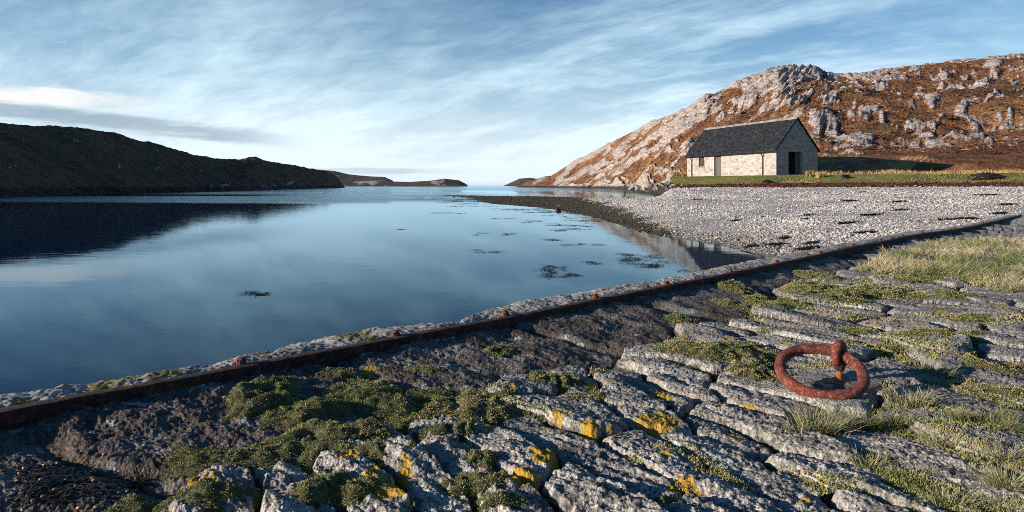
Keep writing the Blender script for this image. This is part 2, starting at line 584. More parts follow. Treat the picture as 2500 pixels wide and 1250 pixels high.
# ------------------------------------------------------------------ hills
def mat_hill():
    m, t, bs, pos = material('heather and gneiss hillside')
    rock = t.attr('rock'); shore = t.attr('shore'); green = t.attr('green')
    n1 = t.noise(pos, 0.05, 5, 0.6); n2 = t.noise(pos, 0.5, 6, 0.65); n3 = t.noise(pos, 2.6, 5, 0.65)
    n4 = t.noise(pos, 7.0, 4, 0.7)
    f = n1 * 0.40 + n2 * 0.36 + n3 * 0.30 + n4 * 0.24 - 0.10
    heath = t.ramp(f, [(0.40, (0.026, 0.017, 0.010)), (0.46, (0.080, 0.036, 0.018)), (0.52, (0.160, 0.066, 0.032)), (0.58, (0.245, 0.118, 0.055)), (0.66, (0.36, 0.23, 0.11))])
    heath = t.mix(green * 0.8, heath, t.mix(n2, (0.034, 0.027, 0.013), (0.090, 0.070, 0.032)))  # green: dark heath; on the left hill it paints shade into the colour
    s = t.mapping(pos, scale=(0.2, 0.55, 1.0), rot=(0, 0, R(-108)))
    r1 = t.noise(s, 0.8, 7, 0.68); r2 = t.noise(pos, 1.6, 6, 0.66)
    rk = t.ramp(r1 * 0.5 + r2 * 0.5, [(0.36, (0.13, 0.105, 0.088)), (0.46, (0.38, 0.305, 0.268)), (0.56, (0.54, 0.452, 0.408)), (0.70, (0.64, 0.58, 0.54))])
    s_b = t.comb(*[p_ + (n_ - 0.5) * 2.4 for p_, n_ in zip(t.sep(s), t.sep(t.noise(pos, 0.25, 4, 0.6, col=True)))])
    crack = t.step(t.voro(s_b, 0.75, feature='DISTANCE_TO_EDGE'), 0.0, 0.09)
    rk = t.mix((1.0 - crack) * 0.7, rk, (0.075, 0.055, 0.044))
    rf = t.step(rock + (n3 - 0.5) * 0.8 + (n2 - 0.5) * 0.5, 0.42, 0.56)
    col = t.mix(rf, heath, rk)
    tide = 1.0 - t.step(shore + (n2 - 0.5) * 0.35, 0.18, 0.32)
    col = t.mix(tide * 0.93, col, (0.022, 0.018, 0.013))
    h = n2 * 0.8 + n3 * 0.5 + r2 * rf * 0.8
    setp(t, bs, base=col, rough=0.95, spec=0.15, normal=t.bump(h, 0.9 - green * 0.75, 0.7))
    return m


M['hill'] = mat_hill()


def hill(name, cols, rows, foot, crest, sil, zfoot, seed, prof=1.15, amp=1.0, rockbias=None, back=0.5, strike=0.3, heath_shade=None, post=None, dip_l=0.0, rough=1.0):
    """terrain sheet in bearing (as photo column) x depth; foot/crest = distance control points, sil = skyline rows"""
    px = cols
    df = np.interp(px, *zip(*foot)); dc = np.interp(px, *zip(*crest))
    ys = np.interp(px, *zip(*sil)); zf = np.interp(px, *zip(*zfoot))
    zc = (HZ - ys) / F * dc
    s = rows
    S, PX = np.meshgrid(s, px, indexing='ij')
    DF, DC, ZC, ZF = [np.broadcast_to(a, S.shape) for a in (df, dc, zc, zf)]
    D = DF + (DC - DF) * S
    X = (PX - 1250) / F * D
    Y = D
    P = np.where(S <= 1, np.clip(S, -1, 1) * 1.0, 1.0)
    base = ZF + (ZC - ZF) * np.where(P >= 0, np.abs(P) ** prof, P * 2.5)
    base = base - np.maximum(S - 1, 0) * (ZC + 10) * back
    c, sn = math.cos(strike), math.sin(strike)
    XU, YV = X * c + Y * sn, -X * sn + Y * c
    big = fbm(X / 60, Y / 60, 4, seed)
    med = fbm(X / 17, Y / 17, 4, seed + 20)
    # outcrops run in broken bands; on the seaward ridge they dip towards the water
    BE = base / D * F
    def bands(ang, k):
        p, q = PX * math.cos(ang) - BE * math.sin(ang), PX * math.sin(ang) + BE * math.cos(ang)
        smooth = fbm(p / (52 * k), q / 17, 3, seed + 40, 0.55) * 0.80 + 0.32 * fbm(PX / 190, BE / 90, 3, seed + 60)
        return smooth, 0.50 * fbm(p / (17 * k), q / 5.5, 5, seed + 45, 0.65), ridged(p / (38 * k), q / 11, 4, seed + 80)
    s1_, f1_, l1_ = bands(-0.04, 1.0)
    s2_, f2_, l2_ = bands(-dip_l, 1.7)
    bl = 1 - sm(PX, 1930, 2080) if dip_l else np.zeros_like(PX)
    smooth = s1_ * (1 - bl) + s2_ * bl; finev = f1_ * (1 - bl) + f2_ * bl; led = l1_ * (1 - bl) + l2_ * bl
    bias = rockbias(PX, S) if rockbias else 0.0
    rm = sm(smooth + finev + bias, 0.0, 0.20)
    rmd = sm(smooth + 0.35 * finev + bias, -0.10, 0.35)
    tex = fbm(X / 2.2, Y / 2.2, 4, seed + 90)
    fade = sm(S, -0.01, 0.08)
    size = np.clip((ZC - ZF) / 30.0, 0.12, 1.3)
    near = np.clip(D / 140.0, 0.35, 1.6)
    dz = fade * amp * (size * (big * 4.0 + med * 1.5 * rough) * (1 - 0.55 * sm(S, .8, 1)) + rmd * near * (0.30 + 0.42 * led + 0.45 * bl * led) * np.clip(size * 2, .3, 1.3) + 0.30 * tex * near)
    Z = base + dz
    if post is not None:
        Z = post(X, Y, Z, PX, S)
    shore = np.clip((Z - WATER_Z) / 6.0, -1, 1)
    V = np.stack([X, Y, Z], -1).reshape(-1, 3)
    gr = heath_shade(PX, S, X, Y) if heath_shade else np.zeros_like(S)
    o = mk(name, V, grid_faces(len(s), len(px)), M['hill'], attrs={'rock': rm, 'shore': shore, 'green': gr})
    tag(o, kind='structure')
    return o, (X, Y, Z, rm, PX, S)


# right hill behind the house
R_SIL = [(1240, 460), (1262, 456), (1290, 442), (1345, 429), (1400, 396), (1450, 371), (1500, 346), (1550, 322), (1600, 297), (1650, 283), (1690, 263), (1720, 244), (1745, 236), (1762, 228),
         (1800, 205), (1840, 190), (1870, 178), (1900, 169), (1960, 166), (1990, 171), (2035, 184), (2060, 180), (2100, 175), (2150, 170), (2200, 163), (2300, 150), (2400, 142), (2500, 132), (2700, 120), (3000, 110), (3400, 120)]
R_FOOT = [(1240, 700), (1300, 600), (1400, 440), (1500, 300), (1560, 230), (1600, 165), (1640, 118), (1680, 104), (1750, 98), (1850, 92), (1930, 76), (2000, 66), (2100, 64.5), (2200, 66), (2500, 62), (3000, 58), (3400, 56)]
R_CREST = [(1240, 760), (1345, 720), (1500, 570), (1600, 470), (1745, 380), (1900, 320), (2035, 320), (2200, 330), (2500, 320), (3400, 300)]
R_ZF = [(1240, -2.2), (1560, -2.2), (1620, -1.6), (1660, 0.6), (1750, 1.5), (1930, 1.9), (2000, 2.1), (2200, 2.4), (2500, 2.2), (3400, 1.8)]

def rbias(PX, S):
    slab = np.exp(-((PX - 1850) / 210.0) ** 2) * sm(S, .30, .80) * 0.34
    ridge = np.exp(-((PX - 1600) / 220.0) ** 2) * sm(S, .10, .6) * 0.12
    shore = (PX < 1640) * (1 - sm(S, .03, .11)) * 0.75
    low = -(1 - sm(S, .00, .07)) * (PX > 1660) * 0.5
    right = sm(PX, 2000, 2200) * (-0.005 + 0.07 * sm(S, .78, .96))
    return slab + ridge + shore + low + right

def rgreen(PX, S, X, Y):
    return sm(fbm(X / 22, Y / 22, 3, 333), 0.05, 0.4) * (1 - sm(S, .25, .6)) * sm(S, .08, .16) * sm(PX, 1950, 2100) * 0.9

rows_r = np.concatenate([np.linspace(-0.10, 0.12, 60), np.linspace(0.124, 1.08, 330)[1:], [1.2, 1.45, 1.9]])
cols_r = np.concatenate([np.arange(1240, 2520, 1.5), np.arange(2520, 3400, 6)])
hill_r, HILL = hill('hillside', cols_r, rows_r, R_FOOT, R_CREST, R_SIL, R_ZF, 3, prof=1.05, amp=1.0, rockbias=rbias, strike=0.32, dip_l=0.55, heath_shade=rgreen)

# left hill across the water; a darker heath tone paints in its shade
L_SIL = [(-1500, 300), (-900, 290), (-300, 296), (0, 299), (50, 302), (100, 307), (150, 310), (210, 313), (250, 320), (300, 332), (345, 346), (400, 355), (440, 366), (480, 378), (520, 386), (580, 390),
         (625, 384), (650, 392), (700, 400), (750, 409), (800, 419), (820, 429), (832, 444), (842, 458)]
L_FOOT = [(-1500, 60), (-900, 62), (-300, 80), (0, 96), (150, 116), (300, 138), (450, 168), (600, 215), (700, 290), (800, 430), (842, 520)]
L_CREST = [(-1500, 120), (-900, 115), (-300, 130), (0, 152), (150, 180), (300, 212), (450, 255), (600, 325), (700, 400), (800, 520), (842, 560)]
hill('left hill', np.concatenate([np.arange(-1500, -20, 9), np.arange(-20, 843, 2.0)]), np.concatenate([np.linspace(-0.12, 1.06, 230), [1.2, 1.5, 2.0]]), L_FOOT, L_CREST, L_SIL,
     [(-1500, -2.1), (842, -2.1)], 5, prof=0.95, amp=0.85, rough=2.6, heath_shade=lambda PX, S, X, Y: 0.9 + 0 * S, rockbias=lambda PX, S: -0.42 + 0.26 * (1 - sm(S, .1, .5)) * sm(PX, 450, 600) + 0.0 * PX, strike=-0.2, back=0.3)
bpy.data.objects['left hill'].name = 'far_shore_hill'
# headlands down the loch
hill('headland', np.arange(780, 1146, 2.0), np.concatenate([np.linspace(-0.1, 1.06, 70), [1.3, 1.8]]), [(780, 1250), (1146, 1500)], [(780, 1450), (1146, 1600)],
     [(780, 436), (860, 444), (920, 441), (960, 443), (1000, 444), (1050, 441), (1085, 436), (1120, 440), (1138, 449), (1146, 457)], [(780, -2.5), (1146, -2.5)], 11, amp=0.5, strike=-0.2, heath_shade=lambda PX, S, X, Y: 0.9 + 0 * S, rockbias=lambda PX, S: -0.12 + 0 * S)
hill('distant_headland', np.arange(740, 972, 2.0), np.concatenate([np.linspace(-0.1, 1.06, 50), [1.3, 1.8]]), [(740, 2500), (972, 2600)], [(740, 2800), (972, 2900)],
     [(740, 410), (815, 417), (850, 425), (900, 430), (940, 432), (958, 440), (972, 456)], [(740, -3), (972, -3)], 13, amp=0.35, heath_shade=lambda PX, S, X, Y: 1.0 + 0 * S, rockbias=lambda PX, S: -0.3 + 0 * S)
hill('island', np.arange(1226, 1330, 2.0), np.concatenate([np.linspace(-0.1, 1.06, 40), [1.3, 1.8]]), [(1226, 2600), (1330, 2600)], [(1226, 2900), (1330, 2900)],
     [(1226, 455), (1248, 445), (1268, 436), (1295, 434), (1330, 440)], [(1226, -3), (1330, -3)], 15, amp=0.35, heath_shade=lambda PX, S, X, Y: 1.0 + 0 * S, rockbias=lambda PX, S: -0.3 + 0 * S)

# ------------------------------------------------------------------ beach, bank and lawn
RAIL_PX = [(0, 1003), (200, 965), (400, 930), (590, 894), (760, 862), (968, 824), (1100, 799), (1235, 775), (1455, 731), (1629, 697), (1785, 666), (1897, 643), (2003, 620), (2082, 602), (2151, 590), (2205, 578), (2253, 570), (2320, 562), (2370, 553), (2428, 540), (2500, 523)]
DU = np.array([0.6997, 0.7145]); DN = np.array([0.7145, -0.6997])     # along the rail, and inland from it
P0 = np.array([-2.273, 3.031])
def uv(x, y):
    ax, ay = x - P0[0], y - P0[1]
    return ax * DU[0] + ay * DU[1], ax * DN[0] + ay * DN[1]
def xy(u, v):
    return P0[0] + u * DU[0] + v * DN[0], P0[1] + u * DU[1] + v * DN[1]
_ru, _rz = [], []
for px_, py_ in RAIL_PX:
    k = (px_ - 1250) / F
    u_ = (k * P0[1] - P0[0]) / (DU[0] - k * DU[1])
    d_ = P0[1] + u_ * DU[1]
    _ru.append(u_); _rz.append(-(py_ - HZ) / F * d_)
def rail_z(u):
    return np.interp(u, _ru, _rz)
def rail_zs(u):
    return np.mean([np.interp(u + o, _ru, _rz) for o in np.linspace(-2.5, 2.5, 11)], axis=0)

# control columns: water's edge distance, beach-top distance and height
B_PX = [1010, 1060, 1200, 1360, 1450, 1500, 1560, 1640, 1700, 1760, 1850, 1900, 2000, 2200, 2500, 2800, 3400]
B_W = [115, 110, 65, 49, 37.5, 31.5, 26.0, 22.8, 21.3, 19.8, 17.1, 16.2, 14.5, 13.0, 11.5, 10, 8]
B_T = [122, 135, 128, 105, 84, 76, 66, 58, 55, 53, 50, 48.5, 46, 42.5, 39.5, 38, 37]
B_ZT = [-1.73, -1.70, -1.55, -1.20, -0.90, -0.70, -0.42, -0.15, -0.12, -0.10, -0.08, -0.06, -0.04, -0.02, -0.02, 0.0, 0.0]
B_ZW = [-1.9] * 2 + [-1.72] * 9 + [-1.74, -1.72, -1.66, -1.60, -1.55, -1.5]

def beach_z(PX, S, X, Y):
    zw = np.interp(PX, B_PX, B_ZW); zt = np.interp(PX, B_PX, B_ZT)
    z = zw + (zt - zw) * np.where(S > 0, np.abs(S) ** 0.92, S * 0.9)
    n = fbm(X / 6, Y / 6, 4, 200) * 0.07 + fbm(X / 1.1, Y / 1.1, 4, 210) * 0.035
    return z + n * sm(S, -0.05, 0.2)

def mat_beach():
    m, t, bs, pos = material('pale shingle')
    weed = t.attr('weed'); wet = t.attr('wet'); sand = t.attr('sand')
    v1 = t.voro(pos, 9.0, 'Color'); d1 = t.voro(pos, 9.0, 'Distance')
    v2 = t.voro(pos, 24.0, 'Color'); d2 = t.voro(pos, 24.0, 'Distance')
    a, _, _ = t.sep(v1); b, _, _ = t.sep(v2)
    tone = a * 0.55 + b * 0.45
    col = t.ramp(tone, [(0.05, (0.15, 0.135, 0.12)), (0.35, (0.31, 0.28, 0.26)), (0.7, (0.44, 0.41, 0.385)), (1.0, (0.60, 0.58, 0.555))])
    gap = t.step(d1, 0.42, 0.75) * t.step(d2, 0.3, 0.7)
    col = t.mix(gap * 0.75, col, (0.10, 0.085, 0.07))
    col = t.mix(sand * 0.7, col, (0.44, 0.40, 0.36))
    col = t.mix(wet * 0.6, col, (0.075, 0.066, 0.056))
    wf = t.step(weed + (t.noise(pos, 1.2, 6, 0.7) - 0.5) * 1.1, 0.36, 0.64)
    col = t.mix(wf * 0.93, col, t.mix(b, (0.012, 0.011, 0.005), (0.065, 0.052, 0.022)))
    h = (1.0 - d1) * 0.7 + (1.0 - d2) * 0.3
    setp(t, bs, base=col, rough=0.85, spec=0.3, normal=t.bump(h, 1.0, 0.05))
    return m
M['beach'] = mat_beach()

bc = np.concatenate([np.arange(1010, 2520, 3.0), np.arange(2520, 3400, 12)])
bs_ = np.concatenate([np.linspace(-0.12, 0.3, 90), np.linspace(0.3, 1.0, 110)[1:]])
S, PX = np.meshgrid(bs_, bc, indexing='ij')
W_ = np.interp(PX, B_PX, B_W); T_ = np.interp(PX, B_PX, B_T)
D = W_ + (T_ - W_) * S
BX, BY = (PX - 1250) / F * D, D
BZ = beach_z(PX, S, BX, BY)
spit = PX < 1640
# behind the spit the shingle falls back into the channel
fall = (1 - sm(PX, 1560, 1650)) * sm(S, 0.55, 1.0)
BZ = BZ - fall * (BZ + 2.1)
weedm = np.clip(np.exp(-((BZ + 1.72) / 0.22) ** 2) * 0.75 * (1 - 0.55 * sm(PX, 1560, 1720)) + (1 - sm(PX, 1330, 1500)) * 0.9 + (1 - sm(PX, 1480, 1660)) * (1 - sm(BZ, -1.5, -1.15)) * 0.55, 0, 1)
sandm = np.clip(sm(fbm(BX / 5, BY / 5, 3, 230), 0.0, 0.4) * 0.9, 0, 1)
beach = mk('beach', np.stack([BX, BY, BZ], -1).reshape(-1, 3), grid_faces(*S.shape), M['beach'], attrs={'weed': weedm, 'wet': np.exp(-((BZ + 1.72) / 0.1) ** 2), 'sand': sandm})
tag(beach, kind='structure')

def beach_at(px, s):
    d = np.interp(px, B_PX, B_W); T = np.interp(px, B_PX, B_T)
    d = d + (T - d) * s
    x = (px - 1250) / F * d
    z = beach_z(px, s, x, d)
    z = z - (1 - sm(px, 1560, 1650)) * sm(s, 0.55, 1.0) * (z + 2.1)
    return x, d, z

# lawn sheet: from beach top to hill foot, passing under the house
def lawn_profile(px, s):
    """s 0 = top of beach, 1 = foot of hill"""
    d0 = np.interp(px, B_PX, B_T); d1 = np.interp(px, *zip(*R_FOOT))
    z0 = np.interp(px, B_PX, B_ZT); z1 = np.interp(px, *zip(*R_ZF))
    d = d0 + (d1 - d0) * s
    rise = np.clip((d - d0 - 2.5) / 5.0, 0, 1)
    zl = z0 + 0.10 * np.clip((d - d0) / 2.5, 0, 1) + (0.80 - z0) * (rise * rise * (3 - 2 * rise)) * 0.92
    far = np.clip((d - 62) / np.maximum(d1 - 62, 4), 0, 1)
    zl = np.where(d > 62, zl + (z1 - zl) * sm(far, 0.1, 1.0), zl)
    return d, zl

def mat_lawn():
    m, t, bs, pos = material('turf')
    n = t.noise(pos, 0.25, 4, 0.6); n2 = t.noise(pos, 3.0, 6, 0.7)
    col = t.ramp(n * 0.5 + n2 * 0.5, [(0.34, (0.062, 0.075, 0.020)), (0.52, (0.140, 0.145, 0.042)), (0.68, (0.27, 0.215, 0.085))])
    dry = t.attr('dry'); wr = t.attr('wrack')
    col = t.mix(dry, col, t.mix(n2, (0.15, 0.085, 0.034), (0.46, 0.32, 0.14)))
    wf = t.step(wr + (n2 - 0.5) * 0.5, 0.35, 0.62)
    col = t.mix(wf, col, t.mix(n2, (0.018, 0.008, 0.006), (0.10, 0.032, 0.018)))
    setp(t, bs, base=col, rough=0.95, spec=0.1, normal=t.bump(n2, 0.8, 0.12))
    return m
M['turf'] = mat_lawn()
lc = np.concatenate([np.arange(1636, 2520, 3.0), np.arange(2520, 3400, 12)])
ls = np.concatenate([np.linspace(-0.03, 0.5, 70), np.linspace(0.5, 1.06, 40)[1:]])
S, PX = np.meshgrid(ls, lc, indexing='ij')
LD, LZ = lawn_profile(PX, S)
LX, LY = (PX - 1250) / F * LD, LD
d0_ = np.interp(PX, B_PX, B_T)
near_house = np.exp(-(((LX - 23) / 9.0) ** 2 + ((LY - 64) / 10.0) ** 2))
LZ = LZ + (fbm(LX / 4, LY / 4, 4, 240) * 0.13 + fbm(LX / 0.9, LY / 0.9, 3, 250) * 0.05) * sm(LD - d0_, 1.0, 6.0) * (1 - 0.8 * near_house)
LZ = np.where(S < 0, LZ - 0.12, LZ)
wr = sm(LD - d0_, -1.5, -0.2) * (1 - sm(LD - d0_, 2.2, 4.0))
dry = np.clip(0.45 * sm(LD - d0_, 5, 11) * sm(PX, 1940, 2120) + sm(LD, 55, 60) * sm(PX, 1990, 2060) + sm(LD - d0_, 24, 34) * (1 - sm(PX, 1690, 1790)), 0, 1)
lawn = mk('ground', np.stack([LX, LY, LZ], -1).reshape(-1, 3), grid_faces(*S.shape), M['turf'], attrs={'dry': dry, 'wrack': wr})
tag(lawn, kind='structure')


# ------------------------------------------------------------------ the stone house
def mat_masonry():
    m, t, bs, pos = material('coursed pink rubble masonry')
    oc = E(t, t.node('ShaderNodeTexCoord').outputs['Object'])
    x, y, z = t.sep(oc)
    wob = t.noise(oc, 1.3, 3, 0.5)
    run = x + y + (wob - 0.5) * 0.6
    v = t.comb(run, z + (t.noise(oc, 2.1, 3) - 0.5) * 0.22, 0.0)
    br = t.node('ShaderNodeTexBrick', {'Vector': v, 'Scale': 1.0, 'Mortar Size': 0.020, 'Mortar Smooth': 0.4, 'Bias': 0.0, 'Brick Width': 0.40, 'Row Height': 0.21,
                                       'Color1': (0.0, 0.0, 0.0, 1), 'Color2': (1, 1, 1, 1), 'Mortar': (0.5, 0.5, 0.5, 1)})
    rid, _, _ = t.sep(E(t, br.outputs['Color']))
    n = t.noise(oc, 3.2, 5, 0.65); n2 = t.noise(oc, 16.0, 5, 0.65)
    st = t.ramp(rid * 0.55 + n * 0.45, [(0.20, (0.15, 0.135, 0.125)), (0.38, (0.36, 0.275, 0.235)), (0.52, (0.46, 0.41, 0.36)), (0.66, (0.26, 0.25, 0.24)), (0.85, (0.50, 0.46, 0.41))])
    st = t.mix(0.12, st, (0.30, 0.26, 0.23))
    st = t.mix(t.step(n2, 0.5, 0.7) * 0.4, st, (0.46, 0.42, 0.37))
    stain = t.step(t.noise(t.mapping(oc, scale=(1.0, 1.0, 0.35)), 1.7, 6, 0.7), 0.50, 0.72)
    slur = t.step(t.noise(oc, 0.55, 3, 0.5), 0.40, 0.60)
    mort = t.step(E(t, br.outputs['Fac']) + (t.noise(oc, 5.0, 5, 0.65) - 0.56 + slur * 0.14) * 1.7, 0.22, 0.70)
    col = t.mix(mort * 0.8, st, (0.45, 0.415, 0.37))
    col = t.mix(stain * 0.45, col, (0.25, 0.215, 0.185))
    setp(t, bs, base=col, rough=0.92, spec=0.2, normal=t.bump(n2 * 0.5 - mort * 0.5 + rid * 0.4, 0.8, 0.03))
    return m


def mat_slate():
    m, t, bs, pos = material('dark slates')
    oc = E(t, t.node('ShaderNodeTexCoord').outputs['Object'])
    x, y, z = t.sep(oc)
    br = t.node('ShaderNodeTexBrick', {'Vector': t.comb(x, z * 1.28, 0.0), 'Scale': 1.0, 'Mortar Size': 0.012, 'Brick Width': 0.26, 'Row Height': 0.17,
                                       'Color1': (0, 0, 0, 1), 'Color2': (1, 1, 1, 1), 'Mortar': (0, 0, 0, 1)})
    rid, _, _ = t.sep(E(t, br.outputs['Color']))
    n = t.noise(oc, 7.0, 5, 0.7)
    col = t.ramp(rid * 0.55 + n * 0.45, [(0.15, (0.007, 0.008, 0.010)), (0.5, (0.016, 0.018, 0.022)), (0.85, (0.042, 0.044, 0.048))])
    fl = t.step(t.noise(oc, 4.2, 5, 0.75), 0.665, 0.70)
    col = t.mix(fl * 0.8, col, (0.36, 0.33, 0.31))
    br2 = t.step(t.noise(t.mapping(oc, loc=(7, 3, 1)), 3.0, 5, 0.7), 0.60, 0.68)
    col = t.mix(br2 * 0.5, col, (0.15, 0.095, 0.07))
    setp(t, bs, base=col, rough=0.8, spec=0.18, normal=t.bump(rid * 0.6 + n * 0.5 - E(t, br.outputs['Fac']) * 0.8, 0.8, 0.03))
    return m


def mat_planks():
    m, t, bs, pos = material('grey weathered planks')
    oc = E(t, t.node('ShaderNodeTexCoord').outputs['Object'])
    x, y, z = t.sep(oc)
    g = t.noise(t.mapping(oc, scale=(14, 14, 0.8)), 1.5, 5, 0.6)
    pk = t.math('FRACT', (x + y) * 7.0)
    seam = t.step(t.math('ABSOLUTE', pk - 0.5), 0.42, 0.49)
    col = t.mix(g, (0.045, 0.040, 0.036), (0.17, 0.145, 0.125))
    col = t.mix(seam, col, (0.012, 0.011, 0.010))
    setp(t, bs, base=col, rough=0.85, normal=t.bump(g - seam, 0.6, 0.01))
    return m


M['masonry'] = mat_masonry(); M['slate'] = mat_slate(); M['planks'] = mat_planks()
M['iron'] = mat_simple('black painted iron', (0.010, 0.010, 0.011), (0.022, 0.021, 0.022), 12, 0.5)
M['ridge'] = mat_simple('grey ridge tiles', (0.13, 0.12, 0.125), (0.30, 0.27, 0.26), 3.0, 0.85)
M['glass'] = mat_simple('dusty window glass', (0.020, 0.025, 0.028), (0.10, 0.11, 0.11), 4.0, 0.25, spec=0.6, bump=0.05)


def wall_with_holes(x0, x1, z0, z1, y0, y1, holes):
    """solid wall x0..x1, z0..z1, thickness y0..y1, holes (xa,xb,za,zb) cut right through"""
    bm = bmesh.new()
    xs = sorted({x0, x1, *[h[0] for h in holes], *[h[1] for h in holes]})
    zs = sorted({z0, z1, *[h[2] for h in holes], *[h[3] for h in holes]})
    def solid(i, j):
        if i < 0 or j < 0 or i >= len(xs) - 1 or j >= len(zs) - 1:
            return False
        cx, cz = (xs[i] + xs[i + 1]) / 2, (zs[j] + zs[j + 1]) / 2
        return not any(h[0] < cx < h[1] and h[2] < cz < h[3] for h in holes)
    def face(*pts):
        bm.faces.new([bm.verts.new(p) for p in pts])
    for i in range(len(xs) - 1):
        for j in range(len(zs) - 1):
            if not solid(i, j):
                continue
            a, b, c, d = xs[i], xs[i + 1], zs[j], zs[j + 1]
            face((a, y1, c), (b, y1, c), (b, y1, d), (a, y1, d)); face((a, y0, c), (a, y0, d), (b, y0, d), (b, y0, c))
            if not solid(i - 1, j): face((a, y0, c), (a, y1, c), (a, y1, d), (a, y0, d))
            if not solid(i + 1, j): face((b, y0, c), (b, y0, d), (b, y1, d), (b, y1, c))
            if not solid(i, j - 1): face((a, y0, c), (b, y0, c), (b, y1, c), (a, y1, c))
            if not solid(i, j + 1): face((a, y0, d), (a, y1, d), (b, y1, d), (b, y0, d))
    bmesh.ops.remove_doubles(bm, verts=bm.verts, dist=1e-4)
    return bm


def build_house():
    L, Wd, EH, AP = 12.85, 4.5, 2.26, 4.92
    rz = math.atan2(0.937, -0.35)
    h = empty('stone_house', (22.45, 58.0, 0.80), rz)
    tag(h, 'long stone boathouse with dark slate roof on the grass at the foot of the hill', 'house')
    th = 0.45
    lo = -0.5
    # front wall, facing the loch
    doorx, winx = (7.36, 8.42), (9.95, 10.85)
    bm_obj('wall', wall_with_holes(0, L, lo, EH, -th, 0, [(doorx[0], doorx[1], 0.02, 2.02), (winx[0], winx[1], 1.08, 1.98)]), M['masonry'], h)
    bm_obj('wall', wall_with_holes(0, L, lo, EH, -Wd, -Wd + th, []), M['masonry'], h)
    gx = None
    def gable(xa, xb, hole):
        bm = bmesh.new()
        # built in (y, z) then given thickness along x
        b2 = wall_with_holes(-Wd + th, -th, lo, EH, xa, xb, [hole] if hole else [])
        for v in b2.verts:
            v.co = Vector((v.co.y, v.co.x, v.co.z))
        me = bpy.data.meshes.new('tmp'); b2.to_mesh(me); b2.free(); bm.from_mesh(me)
        tri = [(-Wd, EH), (0, EH), (-Wd / 2, AP)]
        v0 = [bm.verts.new((xa, y, z)) for y, z in tri]; v1 = [bm.verts.new((xb, y, z)) for y, z in tri]
        bm.faces.new(v0); bm.faces.new(v1[::-1])
        for k in range(3):
            bm.faces.new((v0[k], v0[(k + 1) % 3], v1[(k + 1) % 3], v1[k]))
        return bm_obj('gable', bm, M['masonry'], h)
    gable(0, th, (-2.82, -1.30, -0.1, 2.10))
    gable(L - th, L, None)
    # roof: two thick slopes with verge overhang
    ov, ve, tk = 0.16, 0.10, 0.11
    slope = (AP - EH) / (Wd / 2)
    bm = bmesh.new()
    for sgn in (1, -1):
        ye = ov if sgn > 0 else -Wd - ov
        ze = EH - ov * slope + 0.03
        yr, zr = -Wd / 2, AP + 0.03
        A = [(-ve, ye, ze), (L + ve, ye, ze), (L + ve, yr, zr), (-ve, yr, zr)]
        nlow = [bm.verts.new(p) for p in A]; nup = [bm.verts.new((p[0], p[1], p[2] + tk * 1.4)) for p in A]
        bm.faces.new(nlow); bm.faces.new(nup[::-1])
        for k in range(4):
            bm.faces.new((nlow[k], nlow[(k + 1) % 4], nup[(k + 1) % 4], nup[k]))
    bmesh.ops.subdivide_edges(bm, edges=[e for e in bm.edges if e.calc_length() > 5], cuts=36)
    bmesh.ops.subdivide_edges(bm, edges=[e for e in bm.edges if 2.0 < e.calc_length() < 5], cuts=9)
    for v_ in bm.verts:
        k = math.sin(v_.co.x * 1.9 + v_.co.y * 2.1) * math.sin(v_.co.y * 1.3 + 1) * 0.012 + math.sin(v_.co.x * 5.3 + v_.co.z * 3.0) * 0.005
        v_.co.z += k - 0.035 * math.sin(math.pi * min(max(v_.co.x / L, 0), 1)) + random.uniform(-.006, .006)
    roof = bm_obj('roof', bm, M['slate'], h)
    bm = bmesh.new()
    zr = AP + 0.03 + tk * 1.4
    n = 28
    for i in range(n):
        a = -ve + (L + 2 * ve) * i / n; b = a + (L + 2 * ve) / n - 0.015
        lift = 0.012 * math.sin(i * 2.3) - 0.035 * math.sin(math.pi * i / 28)
        pts = [(-Wd / 2 - 0.17, zr - 0.17), (-Wd / 2, zr + 0.065 + lift), (-Wd / 2 + 0.17, zr - 0.17), (-Wd / 2, zr - 0.03)]
        v0 = [bm.verts.new((a, *p)) for p in pts]; v1 = [bm.verts.new((b, *p)) for p in pts]
        bm.faces.new(v0); bm.faces.new(v1[::-1])
        for k in range(4):
            bm.faces.new((v0[k], v0[(k + 1) % 4], v1[(k + 1) % 4], v1[k]))
    rg = bm_obj('ridge_tiles', bm, M['ridge'], roof)
    # front door, with planks, frame and a small handle
    bm = bmesh.new(); add_box(bm, doorx[0] + 0.07, doorx[1] - 0.07, -0.24, -0.19, 0.03, 1.94)
    dr = bm_obj('door', bm, M['planks'], h)
    bm = bmesh.new()
    add_box(bm, doorx[0], doorx[0] + 0.068, -0.26, -0.12, 0.02, 2.02); add_box(bm, doorx[1] - 0.068, doorx[1], -0.26, -0.12, 0.02, 2.02); add_box(bm, doorx[0] + 0.069, doorx[1] - 0.069, -0.26, -0.12, 1.945, 2.02)
    bm_obj('door_frame', bm, M['planks'], dr)
    bm = bmesh.new(); add_box(bm, doorx[1] - 0.20, doorx[1] - 0.12, -0.188, -0.14, 0.98, 1.06)
    bm_obj('handle', bm, M['ridge'], dr)
    # window
    bm = bmesh.new()
    a, b, c, d = winx[0], winx[1], 1.08, 1.98
    fr = 0.06
    add_box(bm, a, a + fr, -0.24, -0.16, c, d); add_box(bm, b - fr, b, -0.24, -0.16, c, d)
    add_box(bm, a + fr, b - fr, -0.24, -0.16, c, c + fr); add_box(bm, a + fr, b - fr, -0.24, -0.16, d - fr, d)
    add_box(bm, (a + b) / 2 - .02, (a + b) / 2 + .02, -0.235, -0.165, c + fr, d - fr); add_box(bm, a + fr, (a + b) / 2 - .021, -0.235, -0.165, (c + d) / 2 - .02, (c + d) / 2 + .02)
